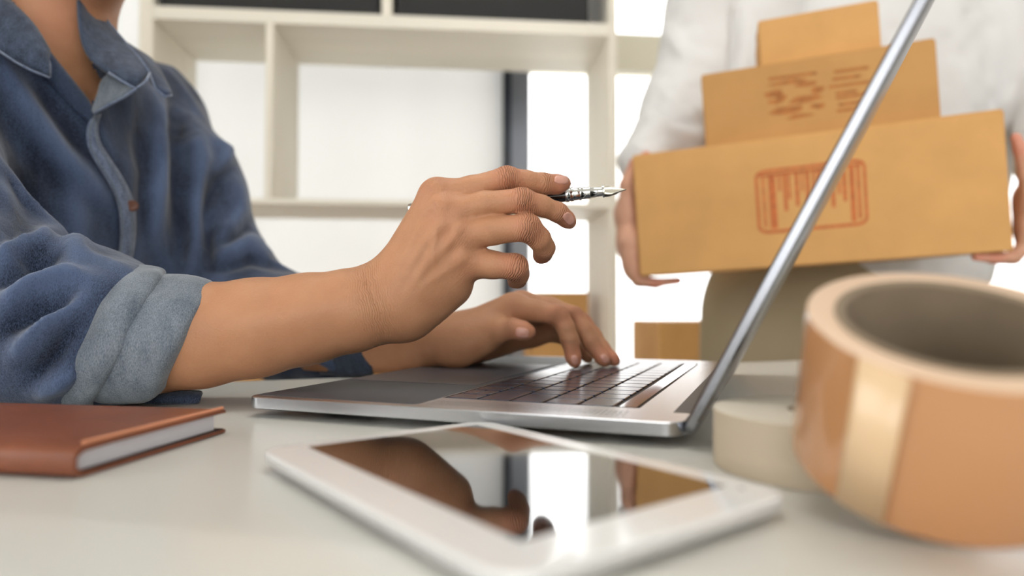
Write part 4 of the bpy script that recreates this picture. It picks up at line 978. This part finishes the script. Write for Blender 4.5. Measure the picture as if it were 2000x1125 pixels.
for i in range(14):
    t = i / 13; x = ln(1178) + t * (PL - ln(1178)); w_ = (.0034 + .0008 * math.sin(t * PI * 1.2)) * (1 - max(0, (t - .35) / .65)) ** .9 + .00025; G.append([(x, w_ * math.sin(a), .0006 + .0018 * (1 - .6 * t) * math.cos(a) - .0010 * t) for a in np.linspace(-1.7, 1.7, 9)])
o = MB().grid(G).build('nib', M['nib'], pen, True); md = o.modifiers.new('thickness', 'SOLIDIFY'); md.thickness = .0003
MB().lathe([(0, .0003), (.0001, .0003)], (ln(1196), 0, .00185), (ln(1196), 0, 1), 12).build('breather_hole', M['pen_black'], pen)

# ================================================================== STANDING PERSON
wm = thing('person', 'standing person in white shirt and khaki trousers carrying the stacked boxes', 'person')
SC = np.array([.775, 1.46, 0]); SF = unit((-.28, -.96, 0)); SLf = np.cross(UP, SF); RS_ = np.stack([SF, SLf, UP], 1)
shL = P(1392, -70, 1.47); shR = P(2035, -110, 1.38); elL = P(1330, 212, 1.46); elR = P(2075, 200, 1.33); wrL = P(1262, 318, 1.27); wrR = P(2040, 330, 1.10)
F6 = Field((.15, .90, .02), (1.32, 1.70, 1.2), .0042)
HC2 = SC + UP * 1.03 + SF * .03
F6.union('c', (shL, shR, .05, .05), .05); F6.union('c', (SC + UP * .74, HC2 - UP * .05, .062, .056), .04); F6.union('e', (SC + UP * .58, np.array((.10, .18, .2)), RS_), .04); F6.union('e', (SC + UP * .30, np.array((.10, .15, .22)), RS_), .05)
add_head(F6, HC2, SF)
for a, b, r1, r2 in ((shL, elL, .045, .038), (elL, wrL, .038, .027), (shR, elR, .045, .038), (elR, wrR, .038, .027)): F6.union('c', (a, b, r1, r2), .03)
palmA = [(wrL, P(1226, 420, 1.185), .026, .022), (P(1226, 410, 1.17), P(1228, 480, 1.17), .020, .018), (P(1228, 410, 1.215), P(1230, 480, 1.215), .020, .018), (P(1228, 470, 1.16), P(1236, 530, 1.16), .017, .014)]
fingA = [[(1228, 470, d, 18), (1232, 520, d, 15), (1246, 546 + q, d, 12), (1280, 552 + q, d, 9.5), (1325 - 9 * i, 548 + q, d, 8)] for i, (d, q) in enumerate(((1.155, 0), (1.175, 1), (1.195, 2), (1.215, 3)))]
fingA.append([(1224, 420, 1.165, 17), (1222, 360, 1.152, 13), (1240, 318, 1.15, 10.5), (1263, 302, 1.15, 8.5)])
hand_field(F6, palmA, fingA, .02, .012)
palmB = [(wrR, P(2012, 400, 1.03), .026, .021), (P(2008, 390, 1.01), P(2006, 450, 1.01), .019, .017), (P(2008, 390, 1.06), P(2006, 450, 1.06), .019, .017)]
fingB = [[(2006, 440, d, 19), (2002, 480, d, 14), (1980, 502 + q, d, 12), (1940, 503 + q, d, 10.5), (1905 + 8 * i, 501 + q, d, 9)] for i, (d, q) in enumerate(((.995, 0), (1.016, 1), (1.037, 2), (1.058, 3)))]
fingB.append([(2010, 400, 1.0, 18), (2004, 340, .985, 14), (1992, 290, .98, 12), (1984, 268, .98, 10)])
hand_field(F6, palmB, fingB, .02, .012)
V6, Q6 = F6.mesh(); V6 = relax(V6, Q6, 1, .4); N6 = normals(V6, Q6)
A6 = skin_attrs(V6, N6, [], [(P(*f[i][:3]), .016, .8) for f in fingA + fingB for i in (-1, -2)])
quads_mesh('body', V6, Q6, M['skin2'], wm, A6); head_extras(wm, HC2, SF)
F7 = Field((.15, 1.0, -.02), (1.36, 1.78, .93), .0055)
F7.union('e', (SC + UP * .56, np.array((.125, .285, .31)), RS_), .03); F7.union('e', (SC + UP * .30, np.array((.125, .26, .26)), RS_), .08); F7.union('c', (shL, shR, .062, .062), .06); F7.union('c', (P(1336, 190, 1.42), P(1345, 290, 1.33), .06, .06), .03); F7.union('c', (P(1400, 120, 1.45), P(1412, 300, 1.42), .075, .07), .05); F7.union('c', (P(1478, -60, 1.47), P(1490, 200, 1.45), .085, .08), .05); F7.union('e', (SC + UP * .14, np.array((.14, .215, .10)), RS_), .05)
for a, b, r1, r2, k in ((shL, elL, .078, .078, .04), (elL, wrL + (elL - wrL) * .05, .078, .054, .04), (shR, elR, .078, .072, .04), (elR, wrR + (elR - wrR) * .1, .070, .046, .04)): F7.union('c', (a, b, r1, r2), k)
V7, Q7 = F7.mesh(); V7 = relax(V7, Q7, 2); N7 = normals(V7, Q7); f7 = np.stack([V7[:, 0], V7[:, 1], V7[:, 2] * .5], 1)
V7 = V7 + N7 * (vnoise(f7 * 16, 21) * .008 + vnoise(V7 * 34, 22) * .004)[:, None]; N7 = normals(V7, Q7)
V7 = V7 + N7 * folds(V7, N7, [([(1436, 10), (1440, 80), (1432, 150)], 10, -.03), ([(1290, 180), (1330, 215), (1370, 230)], 14, .012), ([(1270, 230), (1310, 255), (1370, 268)], 12, .010), ([(1270, 210), (1320, 235), (1372, 250)], 8, -.010), ([(1300, 60), (1340, 110), (1400, 130)], 16, .01)])[:, None]
N7 = normals(V7, Q7)
kill = (np.hypot(V7[:, 0] - SC[0], V7[:, 1] - SC[1]) < .075) & (V7[:, 2] > .80)
ws = quads_mesh('white_shirt', V7, Q7[~kill[Q7].all(1)], M['white_shirt'], wm)
for (pa, pb) in ((shL, wrL), (shR, wrR)):
    e = elL if pa is shL else elR; d_ = unit(pb - e); MB().lathe([(0, .046), (.002, .049), (.05, .045), (.054, .043)], pb - d_ * .07, pb, 28).build('shirt_cuff', M['white_shirt'], ws, True)
F8 = Field((.25, 1.2, -.74), (1.15, 1.75, .3), .009); HP = np.array([.675, 1.475, .07])
F8.union('e', (HP, np.array((.14, .21, .17)), RS_), .03); F8.union('c', (HP + np.array([-.11, 0, .04]), HP + np.array([.11, 0, .04]), .118, .118), .04)
for q, fx in ((1, .88), (-1, .50)):
    kn = np.array([fx, 1.45, -.33]); F8.union('c', (HP + np.array([(fx - .675) * .8, 0, -.02]), kn, .118, .1), .04); F8.union('c', (kn, np.array([fx, 1.47, -.70]), .08, .066), .03)
    shoe(wm, np.array([fx, 1.44, FZ]), unit((-.1 if q < 0 else .15, -1, 0)), M['shoe'])
V8, Q8 = F8.mesh(); V8 = relax(V8, Q8, 2); N8 = normals(V8, Q8); V8 = V8 + N8 * (vnoise(V8 * np.array((20, 20, 7)), 31) * .006)[:, None]
V8[:, 2] = np.maximum(V8[:, 2], FZ + .03); quads_mesh('trousers', V8, Q8, M['khaki'], wm)
